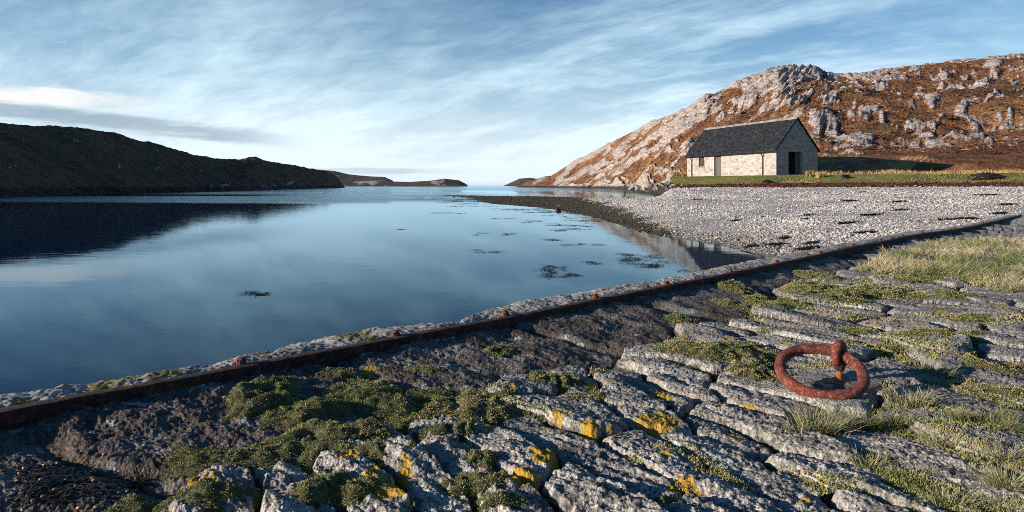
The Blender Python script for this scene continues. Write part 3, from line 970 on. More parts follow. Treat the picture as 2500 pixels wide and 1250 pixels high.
    add_box(bm, (a + b) / 2 + .021, b - fr, -0.235, -0.165, (c + d) / 2 - .02, (c + d) / 2 + .02)
    wn = bm_obj('window', bm, M['planks'], h)
    bm = bmesh.new(); add_box(bm, a + fr - .005, b - fr + .005, -0.212, -0.204, c + fr - .005, d - fr + .005)
    bm_obj('pane', bm, M['glass'], wn)
    bm = bmesh.new(); add_box(bm, a - 0.06, b + 0.06, -0.20, 0.05, c - 0.09, c - 0.002)
    bm_obj('sill', bm, M['ridge'], wn)
    # gable cart door: lintel and one leaf standing open inside
    bm = bmesh.new(); add_box(bm, -0.012, 0.12, -2.98, -1.14, 2.103, 2.34)
    bm_obj('lintel', bm, M['masonry'], h)
    bm = bmesh.new(); add_box(bm, 0.30, 0.36, -2.81, -2.32, -0.02, 2.07)
    dl = bm_obj('cart_door', bm, M['planks'], h)
    # gutter and two down pipes
    bm = bmesh.new()
    zg = EH - ov * slope + 0.02
    prof = [(math.cos(a) * 0.065, -abs(math.sin(a)) * 0.07) for a in np.linspace(0, math.pi, 7)]
    prof += [(c * 0.8, s * 0.8 + 0.004) for c, s in prof[::-1]]
    v0 = [bm.verts.new((-0.05, 0.225 + y, zg + z)) for y, z in prof]; v1 = [bm.verts.new((L + 0.05, 0.225 + y, zg + z)) for y, z in prof]
    for k in range(len(prof)):
        bm.faces.new((v0[k], v0[(k + 1) % len(prof)], v1[(k + 1) % len(prof)], v1[k]))
    bm_obj('gutter', bm, M['iron'], h)
    for xp in (1.60, 11.95):
        bm = bmesh.new()
        add_tube(bm, [(xp, 0.225, zg - 0.05), (xp, 0.22, zg - 0.15), (xp, 0.09, zg - 0.32), (xp, 0.075, zg - 0.45), (xp, 0.075, -0.2)], 0.045, 8)
        for zb in (0.35, 1.15, 1.75):
            add_tube(bm, [(xp, 0.075, zb), (xp, 0.075, zb + 0.06)], 0.062, 8)
        bm_obj('downpipe', bm, M['iron'], h)
    # earth floor, near black: the dark of the inside is painted into it
    bm = bmesh.new(); add_box(bm, th, L - th, -Wd + th, -th, -0.3, -0.04)
    bm_obj('floor', bm, M['dark'], h)

build_house()


# ------------------------------------------------------------------ the quay: one rough surface of set stones, cut stone by stone
# long axes of the stones that stand out, in photo pixels
TR = [(1204, 894, 1280, 938), (1088, 962, 1104, 1002), (1360, 902, 1448, 930), (1472, 918, 1584, 974), (1520, 906, 1660, 974), (1600, 894, 1700, 934), (1340, 985, 1480, 1050),
      (1292, 1030, 1600, 1180), (1190, 1070, 1312, 1140), (992, 1110, 1104, 1250), (1040, 1058, 1132, 1142), (1388, 1155, 1532, 1270), (1208, 1182, 1252, 1260), (1520, 1062, 1850, 1235),
      (1595, 1016, 1640, 1036), (1652, 1058, 2020, 1218), (1716, 986, 2000, 1100), (1896, 1090, 2280, 1242), (1720, 1026, 1880, 1082), (1744, 946, 1912, 985), (1600, 920, 1712, 955),
      (2052, 1030, 2432, 1218), (2100, 1215, 2200, 1262), (1960, 928, 2230, 905), (2240, 1006, 2340, 1034), (2248, 958, 2500, 1010), (1656, 790, 1768, 826), (1732, 782, 1816, 806), (1816, 810, 2000, 862),
      (1820, 842, 1950, 874), (1808, 786, 2032, 826), (1904, 788, 2090, 822), (1940, 768, 2104, 786), (2116, 780, 2312, 798), (2120, 806, 2340, 834), (2320, 798, 2500, 838), (580, 1166, 560, 1250),
      (660, 1102, 672, 1182), (680, 1202, 712, 1240), (845, 1132, 950, 1225), (915, 1075, 985, 1070), (1056, 930, 1104, 938), (2360, 1060, 2560, 1130), (2300, 1200, 2420, 1270), (1700, 1235, 1800, 1290)]
QB = -1.10
stones = []            # (x1, y1, x2, y2, radius, is_apron)
for a in TR:
    p, q = gp(a[0], a[1], QB), gp(a[2], a[3], QB)
    stones.append((p[0], p[1], q[0], q[1], 0.0, 0))
def vstart(u):
    return np.interp(u, [-4, -1.2, 0.2, 1.2, 3.5, 5, 7, 12, 40], [1.55, 1.45, 1.22, 1.16, 1.12, 0.95, 0.62, 0.50, 0.50])
for u0 in np.arange(-4.5, 9.0, 1.55):
    vm = float(vstart(u0 + .7)) * 0.47
    a, b = xy(u0 + .1, vm), xy(u0 + 1.4, vm)
    stones.append((a[0], a[1], b[0], b[1], vm * 0.62, 1))
tm = np.array([[(s[0] + s[2]) / 2, (s[1] + s[3]) / 2] for s in stones])
tseg = [np.array([[s[0] + (s[2] - s[0]) * k, s[1] + (s[3] - s[1]) * k] for k in (0, .25, .5, .75, 1)]) for s in stones]
tpts = np.concatenate(tseg)
row = 0
v = 0.45
while v < 16:
    Lr = 0.72 + 0.05 * row if row < 8 else 1.2
    u = -5.0 + rng.random() * 0.3
    while u < 34:
        wdt = rng.uniform(0.20, 0.36) * (1 + 0.06 * max(row, 0) + max(u, 0) * 0.03)
        ang = rng.normal(0, 0.10) + 0.10
        vc = v + rng.normal(0, 0.11) + Lr / 2
        uc = u + wdt / 2
        hl = Lr * 0.29
        if vc - hl > vstart(uc) - 0.05:
            a, b = xy(uc - math.sin(ang) * hl, vc - hl), xy(uc + math.sin(ang) * hl, vc + hl)
            mx, my = (a[0] + b[0]) / 2, (a[1] + b[1]) / 2
            pxm = 1250 + F * mx / max(my, .3)
            if my > 1.6 and -420 < pxm < 3050 and my < 30:
                pts = np.array([a, (mx, my), b])
                dmin = np.min(np.linalg.norm(tpts[None] - pts[:, None], axis=2))
                if dmin > 0.16:
                    stones.append((a[0], a[1], b[0], b[1], 0.0, 0))
        u += wdt
    v += Lr
    row += 1
ST = np.array(stones)
ns = len(ST)

# a tessellation that is fine near the viewer
py_r = [1420.0]
while py_r[-1] > 514:
    p = py_r[-1]
    py_r.append(p - np.interp(p, [514, 560, 620, 800, 1250, 1420], [0.55, 0.8, 1.1, 1.7, 2.0, 4.0]))
py_r = np.array(py_r)
px_c = np.concatenate([np.arange(-420, -20, 8), np.arange(-20, 2520, 2.1), np.arange(2520, 3000, 7)])
Dq, PXq = np.meshgrid(1.10 * F / (py_r - HZ), px_c, indexing='ij')
QX = (PXq - 1250) / F * Dq
QY = Dq.copy()
QU, QV = uv(QX, QY)
warpx = fbm(QX * 2.6, QY * 2.6, 4, 300) * 0.055 + fbm(QX * 11, QY * 11, 3, 305) * 0.016
warpy = fbm(QX * 2.6, QY * 2.6, 4, 310) * 0.055 + fbm(QX * 11, QY * 11, 3, 315) * 0.016
xx, yy = (QX + warpx).ravel(), (QY + warpy).ravel()
d1 = np.full(xx.size, 9.0); d2 = np.full(xx.size, 9.0); id1 = np.full(xx.size, -1, dtype=np.int32)
live = np.where((QV.ravel() > -0.1))[0]
order = live[np.argsort(yy[live])]
ys_sorted = yy[order]
for i in range(ns):
    x1, y1, x2, y2, rr, ap = ST[i]
    reach = 1.1 if not ap else 1.6
    lo, hi = np.searchsorted(ys_sorted, [min(y1, y2) - reach, max(y1, y2) + reach])
    idx = order[lo:hi]
    idx = idx[np.abs(xx[idx] - (x1 + x2) / 2) < reach + abs(x2 - x1) / 2]
    if not len(idx):
        continue
    ex, ey = x2 - x1, y2 - y1
    ll = ex * ex + ey * ey + 1e-9
    tt = np.clip(((xx[idx] - x1) * ex + (yy[idx] - y1) * ey) / ll, 0, 1)
    dd = np.hypot(xx[idx] - x1 - tt * ex, yy[idx] - y1 - tt * ey) - rr
    b1 = dd < d1[idx]
    d2[idx] = np.where(b1, d1[idx], np.minimum(d2[idx], dd))
    d1[idx] = np.where(b1, dd, d1[idx])
    id1[idx] = np.where(b1, i, id1[idx])
shp = QX.shape
edge = np.clip((d2 - d1) * 0.5, 0, 0.5).reshape(shp)
ID = id1.reshape(shp)
apr = np.where(ID >= 0, ST[ID, 5], 0)
srng = np.random.default_rng(55)
s_h = np.where(ST[:, 5] > 0, 0.0, srng.normal(0, 0.010, ns))
s_tx = srng.normal(0, 0.045, ns); s_ty = srng.normal(0, 0.045, ns); s_rnd = srng.random(ns)
s_flat = srng.random(ns)
s_tx[ST[:, 5] > 0] *= 0.3; s_ty[ST[:, 5] > 0] *= 0.3
mx_, my_ = (ST[:, 0] + ST[:, 2]) / 2, (ST[:, 1] + ST[:, 3]) / 2
ring_i = 23          # the flat slab that carries the mooring ring
s_h[ring_i] = 0.0; s_tx[ring_i] = s_ty[ring_i] = 0.0
cw = np.interp(Dq, [2, 6, 14], [0.021, 0.034, 0.055])
depth = sm(edge, cw * 0.10, cw * (0.85 + 0.35 * s_flat[np.clip(ID, 0, ns - 1)]))
depth = np.where(apr > 0, sm(edge, 0.0, 0.05) * 0.6 + 0.4, depth)
# the stones' own relief: split grain along their length, pits and lumps
gu, gv = QU, QV
detail_f = np.interp(Dq, [4, 9], [1.0, 0.2])
grain = ridged(gu * 9.0, gv * 2.2, 5, 320, 0.55)
lump = fbm(QX * 3.4, QY * 3.4, 5, 330, 0.5)
pit = ridged(QX * 14, QY * 14, 4, 340, 0.6)
fine = fbm(QX * 40, QY * 40, 3, 350, 0.55)
ter = (fbm(gu * 6.5 + 3, gv * 1.9, 5, 325, 0.55) + 0.25 * lump) * 5.0
ter = (np.floor(ter) + sm(ter - np.floor(ter), 0.55, 0.95)) / 5.0
rugged = 0.50 + 0.50 * (1 - sm(QU - 0.5 * QV, -0.2, 1.8))          # the near left stones are the most broken
rough = rugged * (grain * 0.014 * detail_f + lump * 0.020 + ter * 0.036 * np.interp(Dq, [5, 12], [1, .6])) + detail_f * (pit * 0.012 * (0.4 + 0.6 * rugged) + fine * 0.008)
ring_d = np.hypot(QX - 1.72, QY - 3.70)
slab_soft = 1 - 0.75 * np.exp(-(ring_d / 0.42) ** 4)
relief = np.where(apr > 0, lump * 0.030 + detail_f * (pit * 0.007 + fine * 0.007 + grain * 0.004) + ter * 0.012, rough * slab_soft)
level = rail_zs(QU) - 0.10 + 0.0 * QV
level = np.where(QV > 0.0, level, level)
vs_ = vstart(QU)
apron_dip = np.where(apr > 0, 0.064 - (0.118 + 0.07 * sm(-QU, -0.6, 1.5)) * np.clip(QV / vs_, 0, 1.1), -0.045 * sm(-QU, -0.8, 1.5) * (1 - sm(QV, vs_ * 1.1, vs_ * 1.9)))
farlift = 0.12 * sm(QV, 2.5, 7.0) * sm(QU, 3, 9)
SB = level + apron_dip + farlift + 0.03 * fbm(QX / 1.3, QY / 1.3, 3, 360)
SB = SB - np.interp(np.exp(-(ring_d / 0.5) ** 2), [0, 1], [0, 1]) * (SB + 1.10)          # level ground at the ring
IDs = np.clip(ID, 0, ns - 1)
til = np.clip((QX - mx_[IDs]) * s_tx[IDs] + (QY - my_[IDs]) * s_ty[IDs], -0.05, 0.05)
crown = sm(edge, 0.0, 0.09) * 0.008 * (1 - apr)
QZ = SB + s_h[IDs] + til + crown + relief * sm(depth, 0.0, 0.9) - (1 - depth) * np.where(apr > 0, 0.05, np.interp(Dq, [2, 8], [0.052, 0.07]))
QSURF = (QX, QY, QZ)

# a lookup of surface height anywhere on the quay (row/column inverse of the tessellation)
def quay_z(x, y):
    px = 1250 + F * np.asarray(x) / np.asarray(y); py = HZ + 1.10 * F / np.asarray(y)
    c = np.clip(np.interp(px, px_c, np.arange(len(px_c))), 0, len(px_c) - 1).round().astype(int)
    r = np.clip(np.interp(-py, -py_r, np.arange(len(py_r))), 0, len(py_r) - 1).round().astype(int)
    return QZ[r, c]
def quay_zs(x, y):
    return np.mean([quay_z(np.asarray(x) + a, np.asarray(y) + b) for a in (-.06, 0, .06) for b in (-.06, 0, .06)], axis=0)
def quay_base(x, y):
    px = 1250 + F * np.asarray(x) / np.asarray(y); py = HZ + 1.10 * F / np.asarray(y)
    c = np.clip(np.interp(px, px_c, np.arange(len(px_c))), 0, len(px_c) - 1).round().astype(int)
    r = np.clip(np.interp(-py, -py_r, np.arange(len(py_r))), 0, len(py_r) - 1).round().astype(int)
    return SB[r, c]
def on_quay(px, py):
    """photo pixel -> point on the quay surface"""
    z = -1.10
    for _ in range(4):
        x, y, _z = gp(px, py, z)
        z = float(quay_base(x, y))
    return gp(px, py, z)

# yellow lichen: traced patches (pixel ellipse) as stains on the stone
LICH = [(1610, 1035, 62, 26), (1330, 1125, 48, 26), (1270, 1175, 50, 22), (1670, 1195, 55, 20), (1440, 1058, 30, 14), (900, 905, 26, 11), (1625, 968, 42, 14), (1440, 945, 24, 9), (950, 1215, 60, 42), (855, 1130, 40, 22),
        (985, 1175, 22, 30), (1490, 1070, 24, 12), (1370, 1025, 30, 10), (1355, 1130, 30, 20), (980, 1215, 26, 30), (1100, 1010, 26, 12), (1250, 965, 16, 7), (1790, 1060, 22, 8), (1965, 1220, 22, 9), (1780, 1088, 12, 6),
        (2020, 1078, 12, 6), (1865, 1085, 14, 7), (2270, 1010, 10, 5), (1190, 1050, 20, 8), (1060, 1060, 16, 8), (570, 1018, 28, 11), (1120, 1200, 22, 10), (2380, 690, 40, 5), (2300, 770, 18, 5), (2440, 745, 30, 5), (1780, 828, 14, 5),
        (2330, 787, 10, 5), (2180, 785, 14, 4), (1920, 848, 22, 5), (1330, 1040, 22, 9), (1300, 1180, 22, 14), (905, 1190, 22, 40), (1005, 1120, 12, 20), (1240, 1160, 20, 10), (2000, 1180, 18, 6), (1625, 1115, 16, 6)]
PYq = HZ + 1.10 * F / Dq
lich = np.zeros(shp)
for cx, cy, rx, ry in LICH:
    p = on_quay(cx, cy)
    rr_ = rx / F * p[1]
    rr_ *= 0.88
    e = ((QX - p[0]) / rr_) ** 2 + ((QY - p[1]) / (ry / rx * rr_ * p[1] / 1.1 * 1.0)) ** 2
    lich = np.maximum(lich, np.exp(-e ** 1.2) * 0.95)
scat = sm(fbm(QX * 2.2, QY * 2.2, 4, 370), 0.25, 0.55) * sm(fbm(QX * 9, QY * 9, 3, 375), 0.05, 0.4) * 0.75
lich = np.clip(np.maximum(lich, scat * (1 - apr)), 0, 1)
rustm = np.clip(0.85 * np.exp(-(np.hypot(QX - 1.74, QY - 3.72) / 0.15) ** 2) + np.maximum(apr * 0.95, (1 - sm(QV, 0.3, 0.8)) * 0.95), 0, 1) * (1 - 0.55 * sm(QU, 7, 12))

quay = empty('stone_quay', (1.5, 4.0, -1.2))
tag(quay, 'weathered quay paved with rough grey stones and patches of yellow lichen', 'quay')
inside = QV > 0.012
cell_q = ID[:-1, :-1]
ok = inside[:-1, :-1] & inside[1:, :-1] & inside[:-1, 1:] & inside[1:, 1:] & (cell_q >= 0)
faces = grid_faces(*shp)
fid = np.where(ok.ravel(), cell_q.ravel(), -1)
VQ = np.stack([QX, QY, QZ], -1).reshape(-1, 3)
AT = {'rnd': s_rnd[IDs].ravel(), 'lichen': lich.ravel(), 'depth': depth.ravel(), 'rust': rustm.ravel()}
cnt = np.bincount(fid[fid >= 0], minlength=ns)
vis = (PXq[:-1, :-1] > 0) & (PXq[:-1, :-1] < 2500) & (PYq[:-1, :-1] < 1250)
cntv = np.bincount(fid[(fid >= 0) & vis.ravel()], minlength=ns)
ap_ids = [i for i in range(ns) if ST[i, 5] > 0]
st_ids = sorted([i for i in range(ns) if ST[i, 5] == 0 and cnt[i] > 0], key=lambda i: -cntv[i])
def cut(name, ids):
    msk = np.isin(fid, ids)
    if not msk.any():
        return None
    v, f, at = compact(VQ, faces[msk], AT)
    return mk(name, v, f, M['stone'], quay, attrs=at)
cut('apron', ap_ids)
for i in st_ids[:92]:
    cut('paving_stone', [i])
o = cut('paving_stones', st_ids[92:])
if o: o['kind'] = 'stuff'

# coping: a rough lip of lichened concrete on the water side, and the quay face under it
OUT_PX = [(0, 973), (75, 962), (150, 950), (220, 940), (300, 927), (400, 912), (480, 895), (560, 878), (600, 870), (660, 862), (680, 850), (740, 836), (830, 818), (900, 803), (1000, 797), (1090, 791), (1128, 787), (1150, 770), (1190, 755), (1250, 740), (1330, 726), (1400, 716),
          (1500, 700), (1600, 686), (1680, 668), (1760, 650), (1830, 636), (1900, 627), (2000, 607), (2100, 588), (2250, 562)]
us = np.concatenate([np.linspace(-3.2, 8.0, 1100), np.linspace(8.0, 33.0, 500)[1:]])
ou, ow = [], []
for px_, py_ in OUT_PX:
    # where the lip, about level with the rail top, meets this sight line
    z = -1.0
    for _ in range(6):
        x_, y_, _z = gp(px_, py_, z)
        u_, v_ = uv(x_, y_)
        z = float(rail_zs(u_)) + 0.0
    ou.append(u_); ow.append(min(max(-v_, 0.10), 0.45))
oi = np.argsort(ou)
wout_ = np.interp(us, np.array(ou)[oi], np.array(ow)[oi], right=0.26, left=0.24)
wout_ = wout_ + fbm(us * 2.5, us * 0 + 3.3, 4, 400) * 0.03 + fbm(us * 12, us * 0 + 1.3, 3, 402) * 0.015
tt = np.concatenate([np.linspace(0, 1, 44), [1.02, 1.04, 1.05, 1.055, 1.06]])
drop = np.concatenate([np.zeros(44), [0.03, 0.12, 0.3, 0.6, 1.3]])
UU, TT = np.meshgrid(us, tt, indexing='ij')
VV = 0.004 - TT * wout_[:, None]
CX, CY = xy(UU, VV)
cl = fbm(CX * 4, CY * 4, 4, 410) * 0.026 + ridged(CX * 14, CY * 14, 4, 420) * 0.008 + fbm(CX * 45, CY * 45, 3, 430) * 0.007
CZ = rail_z(UU) - 0.012 + cl * sm(TT, 0.02, 0.25) + 0.022 * np.sin(np.clip(TT, 0, 1) * np.pi * 0.75) - 0.015 * sm(TT, 0.9, 1.02) - drop[None, :]
n_ = fbm(CX * 3, CY * 3, 3, 440)
CX2 = CX + (TT > 1.0) * n_ * 0.04 * DN[0]; CY2 = CY + (TT > 1.0) * n_ * 0.04 * DN[1]
cl_l = np.clip(sm(fbm(CX * 1.6, CY * 1.6, 4, 450), 0.02, 0.40) * 0.55 + 0.06, 0, 1)
for px_, py_, rr_ in ((900, 825, .16), (400, 915, .16), (250, 945, .18), (1240, 752, .10), (860, 815, .12), (60, 985, .12)):
    p = gp(px_, py_, -1.0)
    cl_l = np.maximum(cl_l, np.exp(-((CX - p[0]) ** 2 + (CY - p[1]) ** 2) / rr_ ** 2) * 0.75)
mk('coping', np.stack([CX2, CY2, CZ], -1).reshape(-1, 3), grid_faces(len(us), len(tt)), M['coping'], quay, attrs={'lichen': cl_l})

# rusted iron edging: an angle bar bolted to the coping
ur = np.concatenate([np.linspace(-3.2, 8.0, 560), np.linspace(8.0, 33.0, 320)[1:]])
prof = np.array([(-0.004, -0.02), (-0.002, 0.006), (0.004, 0.012), (0.030, 0.013), (0.062, 0.011), (0.071, 0.006), (0.073, -0.01), (0.072, -0.05), (0.071, -0.13), (0.062, -0.24)])
UU, KK = np.meshgrid(ur, np.arange(len(prof)), indexing='ij')
wob = fbm(ur * 1.5, ur * 0 + 5, 3, 460)[:, None] * 0.006
VV = prof[KK, 0] + wob + fbm(UU * 20, KK * 1.7, 3, 470) * 0.003
RX, RY = xy(UU, VV)
RZ = rail_z(UU) + prof[KK, 1] + fbm(UU * 16, KK * 1.3 + 9, 4, 480) * 0.004
rail = empty('iron_edging', (*xy(4.0, 0.03), float(rail_z(4.0))))
tag(rail, 'long rusted iron edging bar bolted along the water side of the stone quay', 'edging')
mk('bar', np.stack([RX, RY, RZ], -1).reshape(-1, 3), grid_faces(len(ur), len(prof)), M['rail'], rail)
BOLT = [590, 968, 1235, 1455, 1629, 1785, 1897, 2003, 2082, 2151, 2205, 2253, 2330, 2400]
bm = bmesh.new()
add_box(bm, -0.024, 0.024, -0.024, 0.024, -0.03, 0.032)
bmesh.ops.bevel(bm, geom=bm.edges[:], offset=0.006, segments=2, affect='EDGES')
bmesh.ops.subdivide_edges(bm, edges=bm.edges[:], cuts=1, use_grid_fill=True)
for vv in bm.verts:
    vv.co += Vector((random.uniform(-1, 1), random.uniform(-1, 1), random.uniform(-1, 1))) * 0.003
bolt_me = None
for i, px_ in enumerate(BOLT):
    k = (px_ - 1250) / F
    u_ = (k * P0[1] - P0[0]) / (DU[0] - k * DU[1])
    x_, y_ = xy(u_, -0.008)
    if bolt_me is None:
        b0 = bm_obj('bolt', bm, M['bolt'], None, True)
        bolt_me = b0.data; b = b0
    else:
        b = b0.copy(); COL.objects.link(b)
    b.parent = rail
    b.location = Vector((x_, y_, float(rail_z(u_)) + 0.012)) - Vector(rail.location)
    b.rotation_euler = (random.uniform(-.12, .12), random.uniform(-.12, .12), R(44 + random.uniform(-25, 25)))


# ------------------------------------------------------------------ mooring ring and the eye bolt that holds it
RC = np.array([1.668, 3.685, -1.003])
ra = np.array([0.040, 0.188, 0.078]); ra = ra / np.linalg.norm(ra)
rb = np.array([1.0, -0.20, 0.03]); rb = rb - ra * rb.dot(ra); rb /= np.linalg.norm(rb)
rn = np.cross(rb, ra)
Rm, rt = 0.207, 0.0295
th = np.linspace(0, 2 * np.pi, 129)[:-1]; ph = np.linspace(0, 2 * np.pi, 29)[:-1]
TH, PHI = np.meshgrid(th, ph, indexing='ij')
cd = np.cos(TH)[..., None] * rb + np.sin(TH)[..., None] * ra
rad_ = rt * (1 + 0.05 * perlin(TH * 3.0, PHI * 1.0, 500) + 0.03 * perlin(TH * 14, PHI * 3, 501) + 0.015 * perlin(TH * 40, PHI * 8, 502))[..., None]
Vr = RC + cd * Rm + rad_ * (np.cos(PHI)[..., None] * cd + np.sin(PHI)[..., None] * rn)
nr, nc = TH.shape
i_ = np.arange(nr * nc).reshape(nr, nc)
Fr = np.stack([i_, np.roll(i_, -1, 0), np.roll(np.roll(i_, -1, 0), -1, 1), np.roll(i_, -1, 1)], -1).reshape(-1, 4)
ring = mk('mooring_ring', Vr.reshape(-1, 3), Fr, M['ring'], origin=tuple(RC))
tag(ring, 'big rust red iron mooring ring lying tilted on the stone paving', 'mooring ring')

th0 = R(52)
rp = RC + Rm * (math.cos(th0) * rb + math.sin(th0) * ra)          # the ring's own centre line under the eye
tang = -math.sin(th0) * rb + math.cos(th0) * ra
eye = empty('eye_bolt', (rp[0], rp[1], float(quay_z(rp[0], rp[1]))))
tag(eye, 'rusted iron eye bolt standing in the paving and holding the mooring ring', 'eye bolt')
acr = np.array([-tang[1], tang[0], 0.0]); acr /= np.linalg.norm(acr)
def rel(p):
    return Vector(p) - Vector(eye.location)
bm = bmesh.new()
# a thick strap looped over the ring
pts, rr = [], []
for k in range(25):
    a = R(-62) + R(304) * k / 24
    c = rp + acr * 0.050 * math.cos(a) + np.array([0, 0, 0.051]) * math.sin(a)
    pts.append(rel(c)); rr.append(0.0235 + 0.0035 * math.sin(math.radians(-62 + 304 * k / 24)))
add_tube(bm, pts, rr, 18)
o = bm_obj('eye', bm, M['ring'], eye, True)
bm = bmesh.new()
zb = rp[2] - 0.032
add_tube(bm, [rel((rp[0], rp[1], zb + 0.012)), rel((rp[0], rp[1], zb - 0.008)), rel((rp[0], rp[1], zb - 0.030)), rel((rp[0], rp[1], zb - 0.050)), rel((rp[0], rp[1], zb - 0.058))], [0.030, 0.036, 0.034, 0.026, 0.022], 20)
bm_obj('collar', bm, M['rail'], eye, True)
bm = bmesh.new()
add_tube(bm, [rel((rp[0], rp[1], zb - 0.04)), rel((rp[0], rp[1], zb - 0.12)), rel((rp[0], rp[1], zb - 0.26))], [0.0175, 0.0170, 0.018], 16)
bm_obj('shank', bm, M['shank'], eye, True)


# ------------------------------------------------------------------ moss cushions (thrift and moss) in the joints
MOSS = [
 (645, 960, 62, 52, 0.105, 'tall rounded green moss mound close to the second bolt of the iron edging'),
 (735, 1010, 85, 45, 0.085, 'green moss cushion just right of the tall mound near the edging'),
 (800, 1070, 110, 48, 0.095, 'brownish green moss cushion above the split stone at lower left'),
 (560, 1112, 130, 34, 0.060, 'long low moss ridge along the edge of the dark concrete slab'),
 (430, 1222, 150, 26, 0.050, 'long moss strip at the bottom edge beside the dark slab'),
 (815, 1205, 82, 48, 0.075, 'round green moss cushion left of the yellow crusted stone at the bottom'),
 (930, 965, 130, 52, 0.070, 'broad green moss mat with dry grass strands lying on it'),
 (1020, 990, 60, 40, 0.055, 'dark green moss patch at the right end of the broad mat'),
 (1185, 985, 62, 48, 0.075, 'rounded olive moss cushion in a hollow between pale stones'),
 (1100, 1052, 80, 26, 0.040, 'flat moss strip winding between stones below the olive cushion'),
 (1352, 928, 55, 26, 0.060, 'moss cushion capping the pointed stones by the rusty slab'),
 (1432, 962, 46, 18, 0.035, 'small moss strip right of the moss cap on the pointed stones'),
 (1214, 856, 28, 15, 0.050, 'single small moss ball on the rusty concrete by the edging'),
 (828, 905, 46, 16, 0.035, 'thin moss patch beside a round yellow lichen spot near the edging'),
 (1040, 906, 42, 13, 0.030, 'thin brown moss patch on the concrete strip'),
 (1172, 1122, 42, 28, 0.045, 'brown moss cushion left of the rugged yellow spotted stone'),
 (1156, 1180, 62, 30, 0.055, 'red tinged moss cushion between two long stones at the bottom'),
 (925, 1112, 66, 26, 0.045, 'reddish moss patch above the yellow crusted stone'),
 (1225, 1226, 55, 24, 0.045, 'moss patch at the bottom edge under a narrow grey stone'),
 (1768, 862, 118, 40, 0.075, 'large green moss mat left of the mooring ring'),
 (1845, 912, 70, 26, 0.055, 'green moss patch touching the left side of the mooring ring'),
 (1665, 776, 32, 12, 0.045, 'small moss tuft on the long slab beyond the rusty concrete'),
 (1798, 700, 34, 15, 0.080, 'bright green moss hump next to the edging, far along'),
 (1805, 745, 55, 14, 0.050, 'moss cushion in front of the bright hump by the edging'),
 (1890, 742, 52, 18, 0.070, 'olive moss cushion between the paving stones in mid distance'),
 (2010, 712, 62, 26, 0.120, 'largest moss hump among the mid distance stones'),
 (2130, 712, 95, 18, 0.080, 'long green moss bed right of the largest hump'),
 (2215, 680, 66, 12, 0.060, 'green moss bed below the dry grass field'),
 (1992, 668, 34, 11, 0.080, 'little green moss hump left of the dry grass field'),
 (2108, 842, 58, 17, 0.050, 'bright green moss patch right behind the eye bolt'),
 (2082, 804, 42, 10, 0.040, 'thin olive moss strip beyond the mooring ring'),
 (2290, 822, 95, 15, 0.040, 'long moss strip in a joint right beyond the mooring ring'),
 (2372, 782, 60, 14, 0.055, 'moss cushion near small yellow spots at the right side'),
 (2310, 722, 52, 11, 0.060, 'moss cushion below the right end of the dry grass field'),
 (2425, 898, 85, 18, 0.045, 'low green moss bed near the right edge, level with the ring'),
 (2440, 958, 95, 20, 0.045, 'brownish moss bed near the right edge, below the ring'),
 (1612, 1236, 48, 16, 0.040, 'dark moss patch at the bottom edge by a long stone'),
 (640, 872, 24, 9, 0.050, 'tiny moss clump growing on the coping by a bolt'),
 (1950, 640, 16, 7, 0.060, 'tiny bright moss clump against the edging, far along'),
]
M['mossbed'] = mat_simple('moss bed', (0.045, 0.052, 0.018), (0.115, 0.112, 0.045), 18.0, 0.95, 0.8, 0.02)


